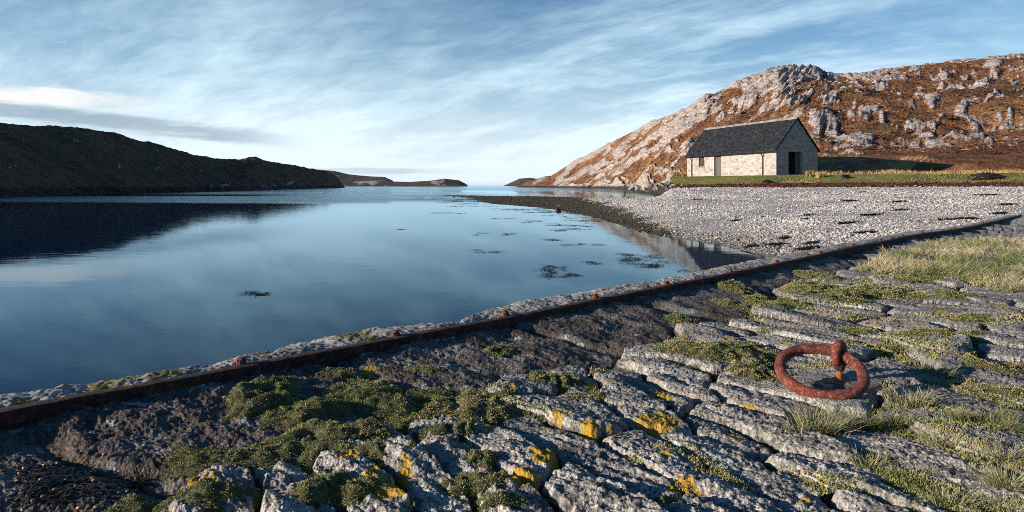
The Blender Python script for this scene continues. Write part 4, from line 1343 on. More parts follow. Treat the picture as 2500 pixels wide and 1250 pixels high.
def moss(cx, cy, rx, ry, hgt, label, seed):
    hgt = hgt * 0.60
    p = on_quay(cx, cy + ry * 0.55)
    x0, y0 = p[0], p[1]
    rx, ry = rx * 1.36, ry * 1.24
    ax = rx / F * y0
    pa, pb = on_quay(cx, cy + ry), on_quay(cx, cy - ry * 0.55)
    ay = max((pb[1] - pa[1]) * 0.5, ax * 0.35)
    y0 = (pa[1] + pb[1]) / 2
    x0 = (cx - 1250) / F * y0
    r_ = np.random.default_rng(seed)
    nr_, na_ = 15, 56
    rho = np.linspace(0, 1, nr_) ** 0.8
    an = np.linspace(0, 2 * np.pi, na_ + 1)[:-1]
    RH, AN = np.meshgrid(rho, an, indexing='ij')
    wob = 1 + 0.62 * fbm(np.cos(AN) * 1.5 + seed, np.sin(AN) * 1.5, 4, 600 + seed)
    X = x0 + RH * wob * ax * 1.08 * np.cos(AN); Y = y0 + RH * wob * ay * 1.08 * np.sin(AN)
    def dome(X, Y, RH):
        dl = hgt * np.sqrt(np.clip(1 - RH ** 2.2, 0, 1))
        lum = 0.85 + 0.95 * fbm(X * 6, Y * 6, 3, 620) + 0.40 * fbm(X * 18, Y * 18, 2, 625)
        b_ = quay_base(X, Y)
        b_ = b_ + np.clip(quay_zs(X, Y) - b_, -0.02, 0.05) * (1 - 0.6 * RH ** 2)
        return b_ + dl * lum - 0.035 * RH ** 3 + 0.006
    Z = dome(X, Y, RH)
    V = np.stack([X, Y, Z], -1).reshape(-1, 3)
    i_ = np.arange(nr_ * na_).reshape(nr_, na_)
    Fc = np.stack([i_[:-1], np.roll(i_[:-1], -1, 1), np.roll(i_[1:], -1, 1), i_[1:]], -1).reshape(-1, 4)
    org = (x0, y0, float(quay_base(x0, y0)))
    root = empty('moss_cushion', org)
    tag(root, label, 'moss', 'moss cushions in the joints of the quay')
    mk('moss_bed', V, Fc, M['mossbed'], root)
    # leaves
    area = math.pi * ax * ay
    sz = np.interp(y0, [2, 4, 8, 12], [0.0056, 0.0074, 0.0125, 0.019])
    n = int(np.clip(area / (sz * sz) * 1.7, 350, 20000))
    q = np.sqrt(r_.random(n)); a = r_.random(n) * 2 * np.pi
    wb = 1 + 0.62 * fbm(np.cos(a) * 1.5 + seed, np.sin(a) * 1.5, 4, 600 + seed)
    lx = x0 + q * wb * ax * 1.12 * np.cos(a); ly = y0 + q * wb * ay * 1.12 * np.sin(a)
    lz = dome(lx, ly, q)
    nrm = np.stack([np.cos(a) * q * 0.8 + r_.normal(0, .5, n), np.sin(a) * q * 0.8 + r_.normal(0, .5, n), 1.0 - 0.4 * q + r_.normal(0, .2, n)], -1)
    nrm /= np.linalg.norm(nrm, axis=1)[:, None]
    sd = np.cross(nrm, r_.normal(0, 1, (n, 3))); sd /= np.linalg.norm(sd, axis=1)[:, None]
    ln = sz * r_.uniform(0.7, 1.5, n)[:, None]; wd = sz * r_.uniform(0.25, 0.42, n)[:, None]
    c = np.stack([lx, ly, lz - sz * 0.3], -1)
    VL = np.stack([c - sd * wd, c + sd * wd, c + nrm * ln], 1).reshape(-1, 3)
    FL = np.arange(3 * n).reshape(n, 3)
    brown = fbm(lx * 6, ly * 6, 3, 640)
    tone = np.clip(0.38 + brown * 0.95 + r_.normal(0, .24, n) + 0.13 * (seed % 3 - 1), 0, 1)
    mk('leaves', VL, FL, M['moss'], root, smooth=False, attrs={'tone': np.repeat(tone, 3), 'along': np.tile([0, 0, 1.0], n)})

for i, mrow in enumerate(MOSS):
    if mrow[2] > 0:
        moss(*mrow, seed=i)

def joint_moss():
    """thin moss along the joints, wherever soil has gathered: too much to count"""
    r_ = np.random.default_rng(77)
    n = 420000
    px = r_.uniform(500, 2800, n); py = r_.uniform(640, 1330, n)
    d = 1.10 * F / (py - HZ); x = (px - 1250) / F * d
    c = np.clip(np.interp(px, px_c, np.arange(len(px_c))), 0, len(px_c) - 1).round().astype(int)
    q = np.clip(np.interp(-py, -py_r, np.arange(len(py_r))), 0, len(py_r) - 1).round().astype(int)
    e = edge[q, c]; u_, v_ = uv(x, d)
    msk = fbm(x * 1.3, d * 1.3, 4, 650) + 0.30 * fbm(x * 6, d * 6, 3, 655) + 0.10 * sm(px, 1500, 2100) - 0.16 * sm(py, 930, 1060) * (1 - sm(px, 2050, 2250))
    w_ = np.clip((msk - 0.10) * 0.30, 0, 0.085) * np.interp(d, [2, 10], [1, 1.7])
    keep = (e < w_) & (v_ > vstart(u_) + .05) & (np.hypot(x - 1.7, d - 3.7) > .33)
    x, d, e, w_, q, c = x[keep], d[keep], e[keep], w_[keep], q[keep], c[keep]
    n = len(x)
    top = SB[q, c] + s_h[IDs[q, c]] - 0.012 + 0.022 * np.sqrt(np.clip(1 - e / (w_ + 1e-6), 0, 1))
    z = np.maximum(top, QZ[q, c])
    sz = np.interp(d, [2, 4, 8, 12], [0.006, 0.009, 0.016, 0.024])
    nrm = np.stack([r_.normal(0, .5, n), r_.normal(0, .5, n), r_.uniform(.5, 1.1, n)], -1)
    nrm /= np.linalg.norm(nrm, axis=1)[:, None]
    sd = np.cross(nrm, r_.normal(0, 1, (n, 3))); sd /= np.linalg.norm(sd, axis=1)[:, None]
    c3 = np.stack([x, d, z - sz * .3], -1)
    ln = (sz * r_.uniform(.8, 2.2, n))[:, None]; wd = (sz * r_.uniform(.3, .5, n))[:, None]
    V = np.stack([c3 - sd * wd, c3 + sd * wd, c3 + nrm * ln], 1).reshape(-1, 3)
    tone = np.clip(0.42 + fbm(x * 3, d * 3, 3, 660) * 1.1 + r_.normal(0, .17, n), 0, 1)
    o = mk('joint_moss', V, np.arange(3 * n).reshape(n, 3), M['moss'], None, False, {'tone': np.repeat(tone, 3), 'along': np.tile([0, 0, 1.0], n)})
    tag(o, 'thin green and brown moss growing along the joints of the paving', 'moss', kind='stuff')
joint_moss()

# ------------------------------------------------------------------ grass tufts and the dry grass field
TUFT = [
 (1985, 1040, 105, 62, 430, 0.55, 'big pale grass tuft growing just below the mooring ring'),
 (2100, 1030, 60, 40, 170, 0.45, 'thin grass tuft right of the big pale one under the ring'),
 (2225, 975, 46, 44, 170, 0.6, 'pale wispy grass tuft at the end of the ring shadow'),
 (2290, 915, 55, 34, 260, 0.05, 'dark green grass tuft in the shade right of the ring'),
 (2180, 1030, 62, 34, 220, 0.25, 'green grass tuft between the ring and the right hand stones'),
 (2390, 1030, 90, 40, 420, 0.15, 'bright green grass clump near the right edge below the ring'),
 (2330, 1080, 80, 48, 320, 0.6, 'dry straw coloured grass clump below the bright green one'),
 (2440, 1110, 90, 55, 430, 0.55, 'large dry grass clump at the right edge'),
 (2120, 1130, 62, 38, 150, 0.5, 'sparse grass tuft in a joint of the lower right stones'),
 (2230, 1160, 60, 34, 150, 0.45, 'sparse grass tuft lower in the same joint, nearer the viewer'),
 (2465, 1190, 70, 60, 340, 0.6, 'dry grass clump in the lower right corner'),
 (2330, 1235, 70, 40, 160, 0.55, 'grass tuft at the bottom edge near the right corner'),
 (955, 975, 75, 30, 130, 0.75, 'dry grass strands growing out of the broad moss mat'),
 (2140, 655, 46, 18, 160, 0.65, 'dry grass tuft standing left of the grass field, nearest the viewer'),
 (2215, 618, 58, 20, 200, 0.5, 'green and straw grass tuft beside the edging, left of the grass field'),
 (2215, 590, 26, 10, 90, 0.8, 'small dry grass tuft tight against the edging'),
 (1815, 880, 50, 25, 60, 0.7, 'few dry strands in the large moss mat by the ring'),
]

def tuft(cx, cy, wpx, hpx, n, dry_, label, seed):
    p = on_quay(cx, cy + hpx * 0.25)
    r_ = np.random.default_rng(900 + seed)
    y0 = p[1]
    n = int(n * 1.5)
    ax = wpx / F * y0 * 0.8
    ay = ax * 0.75
    q = np.abs(r_.normal(0, 0.5, n)); a = r_.random(n) * 2 * np.pi
    bx = p[0] + q * ax * np.cos(a); by = y0 + q * ay * np.sin(a)
    # several crowns inside the tuft
    k = r_.integers(0, 6, n)
    kc = r_.normal(0, 0.5, (6, 2))
    bx = p[0] + ax * (kc[k, 0] + r_.normal(0, .22, n)); by = y0 + ay * (kc[k, 1] + r_.normal(0, .22, n))
    bz = quay_base(bx, by) - 0.01
    H = hpx / F * y0 * r_.uniform(0.55, 1.35, n)
    ld = np.arctan2(by - y0 - ay * kc[k, 1] * .4, bx - p[0] - ax * kc[k, 0] * .4) + r_.normal(0, .8, n)
    tone = np.clip(dry_ + r_.normal(0, .22, n), 0, 1)
    wd = np.interp(y0, [2, 4, 10], [0.0028, 0.0034, 0.008]) * r_.uniform(.7, 1.2, n)
    org = (p[0], y0, float(quay_base(p[0], y0)))
    V, Fc, tn, al = blades(np.stack([bx, by, bz], -1), H, ld, r_.uniform(0.3, 1.15, n), wd, tone, 0.7)
    o = mk('grass_tuft', V, Fc, M['tuft'], None, True, {'tone': tn, 'along': al}, origin=org)
    tag(o, label, 'grass tuft', 'grass tufts on the quay')

for i, a in enumerate(TUFT):
    tuft(*a, seed=i)

def grass_field():
    # dry grass that has spread over the quay on the right
    n = 36000
    px = rng.uniform(2110, 2900, n); py = rng.uniform(572, 705, n)
    top = np.interp(px, [2110, 2200, 2300, 2500, 2900], [640, 612, 582, 580, 575])
    bot = np.interp(px, [2110, 2200, 2290, 2400, 2500, 2900], [655, 664, 680, 700, 712, 720])
    keep = (py > top + 6 * fbm(px / 40, py * 0, 3, 700)) & (py < bot + 14 * fbm(px / 30, py * 0, 3, 701))
    px, py = px[keep], py[keep]
    d = 1.05 * F / (py - HZ)
    x = (px - 1250) / F * d
    u, v_ = uv(x, d)
    clump = fbm(x * 1.6, d * 1.6, 4, 702)
    keep = (v_ > 0.3) & (clump > -0.16 + 0.2 * sm(py, 660, 705))
    x, d, clump, px, py = x[keep], d[keep], clump[keep], px[keep], py[keep]
    z = quay_base(x, d) - 0.015
    n = len(x)
    g = fbm(x * 0.9, d * 0.9, 4, 705)
    tone = np.clip(0.62 + 1.3 * g + rng.normal(0, .16, n), 0, 1)
    H = (0.10 + 0.10 * np.clip(clump + .3, 0, 1)) * rng.uniform(.6, 1.4, n)
    V, Fc, tn, al = blades(np.stack([x, d, z], -1), H, rng.normal(0.4, 1.1, n), rng.uniform(.5, 1.3, n), rng.uniform(.006, .011, n), tone, .8)
    o = mk('grass', V, Fc, M['tuft'], None, True, {'tone': tn, 'along': al})
    tag(o, 'dry straw and green grass spread over the right part of the quay', 'grass', kind='stuff')
    # thin grass in the lower right corner between the stones
    n = 5200
    px = rng.uniform(2230, 2700, n); py = rng.uniform(985, 1330, n)
    dns = fbm(px / 90, py / 60, 4, 710) + 0.5 * sm(px, 2250, 2480) - 0.28
    keep = dns > rng.uniform(-.1, .35, n)
    px, py = px[keep], py[keep]
    d = 1.10 * F / (py - HZ); x = (px - 1250) / F * d
    n = len(x)
    tone = np.clip(0.42 + fbm(x * 5, d * 5, 3, 711) * 1.2 + rng.normal(0, .2, n), 0, 1)
    V, Fc, tn, al = blades(np.stack([x, d, quay_base(x, d) - 0.02], -1), rng.uniform(.035, .10, n), rng.random(n) * 6.28, rng.uniform(.4, 1.2, n), rng.uniform(.0022, .0036, n), tone, .7)
    o = mk('corner_grass', V, Fc, M['tuft'], None, True, {'tone': tn, 'along': al})
    tag(o, 'thin green and straw grass between the stones in the lower right corner', 'grass', kind='stuff')

grass_field()

# ------------------------------------------------------------------ lawn and moor grass round the house
def near_house_mask(x, d):
    # house footprint in its own frame
    rx, ry = x - 22.45, d - 58.0
    lx = rx * -0.35 + ry * 0.937; ly = rx * -0.937 + ry * -0.35
    return (lx > -0.15) & (lx < 13.0) & (ly < 0.1) & (ly > -4.7)

def lawn_grass():
    n = 60000
    px = rng.uniform(1640, 2900, n); s = rng.random(n) ** 1.4 * 0.72
    d, z = lawn_profile(px, s)
    x = (px - 1250) / F * d
    off = d - np.interp(px, B_PX, B_T)
    keep = (off > 3.0) & ~near_house_mask(x, d) & (d < 72)
    px, d, z, x, s, off = px[keep], d[keep], z[keep], x[keep], s[keep], off[keep]
    n = len(x)
    tone = np.clip(0.55 + 0.35 * sm(px, 1930, 2120) * sm(off, 4, 9) + fbm(x / 2.5, d / 2.5, 4, 720) * 1.1 + rng.normal(0, .14, n), 0, 1)
    V, Fc, tn, al = blades(np.stack([x, d, z - 0.03], -1), rng.uniform(.04, .12, n), rng.random(n) * 6.28, rng.uniform(.3, .9, n), rng.uniform(.025, .05, n), tone, .6)
    o = mk('short_grass', V, Fc, M['lawn'], None, True, {'tone': tn, 'along': al})
    tag(o, 'short green grass in front of the stone house', 'grass', kind='stuff')
    # tall dry grass along the foot of the hill
    n = 46000
    px = rng.uniform(1960, 3000, n); s = rng.uniform(0.40, 1.12, n)
    d, z = lawn_profile(px, np.minimum(s, 1.0))
    df = np.interp(px, *zip(*R_FOOT)); d0 = np.interp(px, B_PX, B_T)
    d = d0 + (df - d0) * s
    x = (px - 1250) / F * d
    cl = fbm(x / 3.0, d / 3.0, 4, 730)
    zz_ = z + np.where(s > 1, (s - 1) * (df - d0) * 0.10, 0)
    dens = sm(s, .42, .58) * (1 - sm(s, 1.02, 1.12)) * (0.45 + cl * 1.5) * (0.45 + 0.55 * sm(px, 2020, 2250))
    keep = (dens > rng.random(n) * 0.75) & ~near_house_mask(x, d)
    px, d, z, x, cl = px[keep], d[keep], zz_[keep], x[keep], cl[keep]
    n = len(x)
    tone = np.clip(0.52 + cl * 0.7 + rng.normal(0, .2, n) - 0.25 * sm(d, 66, 76), 0, 1)
    V, Fc, tn, al = blades(np.stack([x, d, z - 0.06], -1), rng.uniform(.22, .58, n) * (1 + cl * 0.8), rng.normal(0.2, 1.0, n), rng.uniform(.3, 1.1, n), rng.uniform(.035, .07, n), tone, .6)
    o = mk('moor_grass', V, Fc, M['dry'], None, True, {'tone': tn, 'along': al})
    tag(o, 'tall straw coloured grass along the foot of the brown hill', 'grass', kind='stuff')
    # a dry patch behind the left corner of the house
    n = 2600
    px = rng.uniform(1640, 1690, n); d = rng.uniform(72, 92, n); x = (px - 1250) / F * d
    z = np.interp(d, [60, 72, 95], [.75, .95, 1.2])
    V, Fc, tn, al = blades(np.stack([x, d, z], -1), rng.uniform(.25, .7, n), rng.random(n) * 6.28, rng.uniform(.2, .8, n), rng.uniform(.05, .09, n), rng.uniform(.3, .8, n), .6)
    o = mk('grass_by_house', V, Fc, M['dry'], None, True, {'tone': tn, 'along': al})
    tag(o, 'dry brown grass behind the left corner of the stone house', 'grass', kind='stuff')

lawn_grass()

def ground_at(px, py, guess=55.0):
    """where the sight line meets the lawn sheet"""
    ds = np.linspace(30, 90, 600)
    d0 = np.interp(px, B_PX, B_T); d1 = np.interp(px, *zip(*R_FOOT))
    _, z = lawn_profile(np.full_like(ds, px), np.clip((ds - d0) / (d1 - d0), 0, 1))
    ray = (HZ - py) / F * ds
    k = np.argmax(z >= ray) if (z >= ray).any() else np.argmin(np.abs(z - ray))
    return np.array([(px - 1250) / F * ds[k], ds[k], z[k]])

for k, (px, py, lab) in enumerate(((1975, 431, 'straw grass tuft close to the right corner of the stone house'), (2003, 434, 'straw grass tuft a step further right of the stone house gable'))):
    b = ground_at(px, py)
    n = 170
    base = np.stack([b[0] + rng.normal(0, .13, n), b[1] + rng.normal(0, .12, n), np.full(n, b[2] - .03)], -1)
    V, Fc, tn, al = blades(base, rng.uniform(.3, .62, n), rng.random(n) * 6.28, rng.uniform(.2, .75, n), np.full(n, .035), rng.uniform(.3, .9, n), .5)
    tag(mk('grass_tuft', V, Fc, M['dry'], None, True, {'tone': tn, 'along': al}, origin=tuple(b)), lab, 'grass tuft', 'tufts on the lawn')

# ------------------------------------------------------------------ stones on the beach
def ico():
    bm = bmesh.new(); bmesh.ops.create_icosphere(bm, subdivisions=1, radius=1.0)
    v = np.array([p.co[:] for p in bm.verts]); f = np.array([[q.index for q in p.verts] for p in bm.faces]); bm.free()
    return v, f
IV, IF = ico()

def pebble_mesh(x, y, z, size, flat=0.62, jit=0.16, r_=rng):
    n = len(x)
    v = np.repeat(IV[None], n, 0) * (1 + r_.normal(0, jit, (n, len(IV), 1)))
    v = v * np.stack([r_.uniform(.75, 1.35, n), r_.uniform(.65, 1.0, n), flat * r_.uniform(.7, 1.2, n)], -1)[:, None]
    a = r_.random(n) * 6.283; tl = r_.normal(0, .3, n)
    c, s = np.cos(a), np.sin(a)
    vz = v[..., 2] + v[..., 0] * tl[:, None]
    vx = v[..., 0] * c[:, None] - v[..., 1] * s[:, None]; vy = v[..., 0] * s[:, None] + v[..., 1] * c[:, None]
    V = np.stack([x[:, None] + vx * size[:, None], y[:, None] + vy * size[:, None], z[:, None] + vz * size[:, None]], -1)
    return V.reshape(-1, 3), (np.arange(n)[:, None, None] * len(IV) + IF[None]).reshape(-1, 3)

def mat_pebble():
    m, t, bs, pos = material('loose pale shingle stones')
    tone = t.attr('tone')
    col = t.ramp(tone, [(0.0, (0.022, 0.019, 0.010)), (0.22, (0.060, 0.052, 0.030)), (0.30, (0.20, 0.175, 0.155)), (0.6, (0.40, 0.37, 0.345)), (0.85, (0.54, 0.515, 0.49)), (1.0, (0.70, 0.69, 0.67))])
    n = t.noise(pos, 14.0, 5, 0.65)
    col = t.mix(t.step(n, 0.5, 0.68) * 0.4, col, (0.20, 0.165, 0.14))
    setp(t, bs, base=col, rough=0.85, spec=0.3, normal=t.bump(n, 0.4, 0.02))
    return m
M['pebble'] = mat_pebble()

def shingle():
    n = 150000
    px = np.concatenate([rng.uniform(1080, 2560, n), rng.uniform(2560, 3000, n // 8)])
    n = len(px)
    s = rng.random(n) ** 1.25 * 1.03
    x, d, z = beach_at(px, s)
    u, v_ = uv(x, d)
    dens = fbm(x / 4, d / 4, 4, 740)
    keep = (v_ < -0.05) & (z > -1.78 + 0.075 * sm(px, 1560, 1680)) & (dens + 0.55 > rng.random(n) * 0.85)
    px, x, d, z, s = px[keep], x[keep], d[keep], z[keep], s[keep]
    n = len(x)
    size = (1 + 0.9 * np.clip(fbm(s * 13 + 4, px / 600, 3, 747), -.4, 1)) * np.exp(rng.normal(math.log(0.022), 0.40, n)) * np.interp(d, [15, 30, 60, 120], [0.80, 1.05, 1.45, 2.3])
    weed = np.clip(np.exp(-((z + 1.72) / 0.20) ** 2) * 0.6 * (1 - .6 * sm(px, 1560, 1720)) + (1 - sm(px, 1330, 1500)) * 0.95 + (1 - sm(px, 1480, 1660)) * (1 - sm(z, -1.5, -1.15)) * .6, 0, 1)
    wf = (weed + fbm(x / 2, d / 2, 3, 745) * 0.6 + rng.normal(0, .16, n)) > 0.5
    tone = np.where(wf, rng.uniform(0, .22, n), np.clip(rng.normal(.63, .17, n) - .26 * (1 - sm(z, -1.72, -1.50)) + .16 * fbm(s * 16, px / 700, 3, 748), .24, 1))
    V, Fc = pebble_mesh(x, d, z + size * 0.15, size)
    o = mk('shingle', V, Fc, M['pebble'], None, False, {'tone': np.repeat(tone, len(IV))})
    tag(o, 'loose pale grey shingle stones covering the beach', 'shingle', kind='stuff')
shingle()

def heather():
    """low heather, bracken and moor grass clumps over the near hillside: far too many to count"""
    X, Y, Z, rm_, PX_, S_ = HILL
    ok_ = (rm_ < 0.35) & (S_ > 0.02) & (S_ < 0.97) & (Y < 330) & (Z > 0.4)
    r_ = np.random.default_rng(88)
    cand = np.flatnonzero(ok_.ravel())
    pick = r_.choice(cand, 60000, replace=False)
    x, y, z = X.ravel()[pick], Y.ravel()[pick], Z.ravel()[pick]
    x = x + r_.normal(0, .25, len(x)); y = y + r_.normal(0, .4, len(x))
    size = np.exp(r_.normal(math.log(0.085), 0.5, len(x))) * np.interp(y, [60, 150, 330], [1.0, 1.6, 2.2])
    tone = np.clip(0.40 + 0.9 * fbm(x / 9, y / 9, 4, 801) + r_.normal(0, .2, len(x)), 0, 1)
    V, Fc = pebble_mesh(x, y, z - size * .2, size, 0.6, 0.3, r_)
    o = mk('heather', V, Fc, M['heather'], None, False, {'tone': np.repeat(tone, len(IV)), 'along': np.zeros(len(V))})
    tag(o, 'dark heather and russet bracken clumps scattered over the hillside', 'heather', kind='stuff')
M['heather'] = mat_blade('heather clumps', [(0.0, (0.024, 0.018, 0.010)), (0.35, (0.075, 0.036, 0.018)), (0.6, (0.155, 0.066, 0.032)), (0.8, (0.24, 0.118, 0.055)), (1.0, (0.36, 0.24, 0.115))])
heather()

# boulders at the end of the lawn
def mat_boulder():
    m, t, bs, pos = material('pale cracked boulders')
    tone = t.attr('tone')
    col, a, b, c = rock_nodes(t, pos, (0.13, 0.11, 0.10), (0.50, 0.44, 0.385), 0.35)
    col = t.mix(tone * 0.6, col, (0.46, 0.36, 0.27))
    setp(t, bs, base=col, rough=0.9, spec=0.2, normal=t.bump(b, 0.8, 0.08))
    return m
M['boulder'] = mat_boulder()

def boulder(loc, size, seed, tone, mat='boulder'):
    bm = bmesh.new(); bmesh.ops.create_icosphere(bm, subdivisions=3, radius=1.0)
    r_ = np.random.default_rng(seed)
    co = np.array([v.co[:] for v in bm.verts])
    f = np.array([[q.index for q in p.verts] for p in bm.faces]); bm.free()
    # chip flat faces off a ball
    for _ in range(9):
        nn = r_.normal(0, 1, 3); nn /= np.linalg.norm(nn)
        dd = co @ nn; lim = r_.uniform(.45, .8)
        co = co - np.where(dd > lim, dd - lim, 0)[:, None] * nn
    co *= np.array([size[0], size[1], size[2]])
    a = r_.random() * 6.28
    co[:, :2] = co[:, :2] @ np.array([[math.cos(a), -math.sin(a)], [math.sin(a), math.cos(a)]])
    co += np.stack([fbm(co[:, 0] * 3 + seed, co[:, 1] * 3 + co[:, 2] * 2, 3, 760 + k) for k in range(3)], -1) * 0.07
    return mk('boulder', co + np.array(loc), f, M[mat], None, False, {'tone': np.full(len(co), tone)}, origin=tuple(loc))

BOULD = [(1541, 460, 9, 'low flat pale boulder at the left end of the boulder heap on the shingle'), (1553, 456, 11, 'wide grey boulder second from the left end of the heap'),
         (1566, 453, 10, 'tilted dark grey boulder left of the yellowish one'), (1583, 455, 17, 'largest yellowish boulder in the heap by the shore'),
         (1603, 452, 13, 'leaning grey slab boulder right of the largest yellowish boulder'), (1617, 455, 11, 'pointed pale boulder in the middle of the heap'),
         (1629, 451, 10, 'grey boulder at the back of the heap near the grass'), (1641, 455, 9, 'small pale boulder near the right end of the heap'),
         (1652, 450, 11, 'dark boulder at the edge of the grass bank'), (1664, 456, 6, 'small white stone below the grass bank'),
         (1600, 460, 6, 'small stone in front of the leaning slab boulder'), (1572, 461, 7, 'small stone in front of the largest boulder'),
         (1628, 460, 5, 'white stone at the foot of the heap'), (1690, 455, 5, 'yellowish flat stone below the bank left of the house'), (1712, 452, 5, 'pale flat stone on the bank below the window of the house')]
for i, (px, py, rp_, lab) in enumerate(BOULD):
    d = 63 - (py - 450) * 0.9
    r_ = rp_ / F * d
    o = boulder(((px - 1250) / F * d, d, (HZ - py) / F * d - r_ * .15), (r_ * random.uniform(1, 1.5), r_ * 1.1, r_ * random.uniform(.8, 1.1)), 40 + i, 0.9 if 'yellowish' in lab else random.uniform(0, .3))
    tag(o, lab, 'boulder', 'boulders at the end of the lawn')
d = 2870 / 62
o = boulder(((1362 - 1250) / F * d, d, -1.66), (.26, .22, .2), 77, 0.0, 'weed')
tag(o, 'dark weed covered rock standing in the shallows off the shingle point', 'rock')

# ------------------------------------------------------------------ seaweed: on the water, on the beach, in heaps, on the quay
def strands(n, cx, cy, z, lx, ly, ln, wd, lift, r_, clump=0.35):
    """flat curling ribbons in a patch"""
    k = max(3, n // 14)
    kc = np.stack([r_.normal(0, .42, k), r_.normal(0, .42, k)], -1)
    kk = r_.integers(0, k, n)
    bx = cx + lx * (kc[kk, 0] + r_.normal(0, .10, n)); by = cy + ly * (kc[kk, 1] + r_.normal(0, .12, n))
    a = r_.normal(0, .7, n) + np.where(r_.random(n) < .5, 0, math.pi)
    seg = 5
    V = np.zeros((n, seg, 2, 3))
    L = ln * r_.uniform(.5, 1.4, n)
    px_, py_ = bx.copy(), by.copy()
    for i in range(seg):
        w_ = wd * (1 - abs(i / (seg - 1) - .4) * 1.1) * r_.uniform(.6, 1.3, n)
        zi = (z(px_, py_) if callable(z) else np.full(n, z)) + lift * r_.random(n) + 0.004
        for j, sg in enumerate((-1, 1)):
            V[:, i, j, 0] = px_ - np.sin(a) * sg * w_ * .5
            V[:, i, j, 1] = py_ + np.cos(a) * sg * w_ * .5
            V[:, i, j, 2] = zi
        a = a + r_.normal(0, .5, n)
        px_ += np.cos(a) * L / seg; py_ += np.sin(a) * L / seg
    b = (np.arange(n) * seg * 2)[:, None, None]
    q = np.array([[2 * i, 2 * i + 1, 2 * i + 3, 2 * i + 2] for i in range(seg - 1)])[None]
    return V.reshape(-1, 3), (b + q).reshape(-1, 4)

FLOAT = [(625, 718, 62, 8, 'long thin seaweed raft alone on the open water at left'), (1345, 660, 42, 20, 'large seaweed patch floating off the quay, left of two big ones'), (1385, 672, 30, 10, 'seaweed strands at the right of the large floating patch'),
         (1570, 632, 70, 16, 'wide seaweed patch floating close to the corner of beach and quay'), (1520, 622, 32, 7, 'seaweed strands above the wide floating patch'), (1590, 650, 90, 9, 'long seaweed streak nearest the corner of beach and quay'),
         (1245, 571, 28, 5, 'small dark seaweed raft in the middle of the bay'), (1345, 586, 30, 7, 'dark seaweed raft below a group of small rafts off the shingle'), (1200, 613, 40, 6, 'thin seaweed streak in the left middle of the bay'),
         (1168, 571, 16, 4, 'tiny seaweed raft left of the small dark raft'), (985, 560, 14, 3, 'lone tiny seaweed raft far out'), (1420, 600, 42, 6, 'seaweed streak off the shingle slope'),
         (1450, 640, 36, 6, 'loose seaweed strands between the big floating patches'), (1300, 540, 40, 5, 'seaweed raft near the weedy point, left one'), (1225, 533, 36, 4, 'seaweed raft further out along the weedy point'),
         (1395, 533, 30, 4, 'seaweed raft close under the weedy shingle slope'), (1110, 519, 60, 4, 'long faint seaweed streak beyond the middle of the bay'), (1430, 552, 24, 4, 'small seaweed raft by the dark shingle edge')]
for i, (cx, cy, rx, ry, lab) in enumerate(FLOAT):
    p = gp(cx, cy, WATER_Z)
    lx = rx / F * p[1]
    ly = (gp(cx, cy - ry, WATER_Z)[1] - gp(cx, cy + ry, WATER_Z)[1]) / 2
    r_ = np.random.default_rng(1200 + i)
    ln = np.interp(p[1], [8, 20, 50], [.13, .30, .7]); wd = np.interp(p[1], [8, 20, 50], [.013, .028, .075])
    n = int(np.clip(rx * ry * 0.22, 20, 190))
    V, Fc = strands(n, p[0], p[1], WATER_Z, lx, ly, ln, wd, 0.012, r_)
    tag(mk('floating_seaweed', V, Fc, M['floatweed'], None, True, origin=p), lab, 'seaweed', 'seaweed rafts floating in the bay')
# the weedy shallows off the point: too much to count
px = rng.uniform(1010, 1500, 2600); lo_ = np.interp(px, B_PX, B_W)
d = lo_ * (1 - np.abs(rng.normal(0, .13, len(px)))); x = (px - 1250) / F * d
V = []; Fs = []
for j in range(26):
    r_ = np.random.default_rng(1300 + j)
    c = rng.integers(0, len(px))
    v, f = strands(90, x[c], d[c], WATER_Z, 1.8 * d[c] / 30, 1.6 * d[c] / 30, 0.35 * d[c] / 30, .05 * d[c] / 30, 0.01, r_)
    Fs.append(f + sum(len(q) for q in V)); V.append(v)
tag(mk('shallows_weed', np.concatenate(V), np.concatenate(Fs), M['floatweed']), 'olive seaweed matted in the shallows along the dark shingle point', 'seaweed', kind='stuff')

STRAND = [(1697, 488, 16, 3, 'small dark seaweed strand on the upper left shingle'), (2075, 491, 24, 5, 'dark seaweed clump on the upper shingle, right of centre'), (2205, 493, 28, 3, 'long thin seaweed strand right of the upper clump'), (2110, 470, 18, 2, 'thin strand just below the red weed line'),
          (2128, 526, 30, 5, 'bold seaweed clump in the middle of the shingle'), (2345, 536, 50, 5, 'widest seaweed clump, on the shingle next to the edging at right'), (2200, 514, 18, 3, 'short strand above the bold clump'), (1972, 526, 12, 3, 'short strand left of the bold clump'),
          (2070, 545, 20, 3, 'strand below the bold clump'), (1895, 598, 22, 4.5, 'dark seaweed clump on the lower shingle by the water corner'), (1915, 582, 12, 3.5, 'seaweed clump just above the lower one'), (1980, 595, 14, 4, 'small clump right of the lower shingle clumps'),
          (1985, 607, 42, 3, 'thin strand along the edging at the lower shingle'), (2440, 522, 26, 4, 'strand near the edging at the right edge'), (2400, 477, 60, 2, 'very long thin strand high on the right shingle'), (2100, 570, 40, 3, 'thin strand along the shingle above the edging bolts'),
          (1965, 537, 14, 3, 'small strand in the centre of the shingle'), (1790, 540, 14, 2, 'faint strand on the left part of the shingle'), (1835, 603, 24, 2.5, 'seaweed strand at the waterline near the quay'), (2460, 500, 30, 3, 'strand at the right edge of the shingle')]
def beach_hit(px, py):
    s = np.linspace(0, 1, 500)
    x, d, z = beach_at(np.full(500, float(px)), s)
    rr_ = HZ - z * -1 * 0 - (z / d) * F
    k = np.argmin(np.abs(rr_ - py))
    return x[k], d[k], z[k]
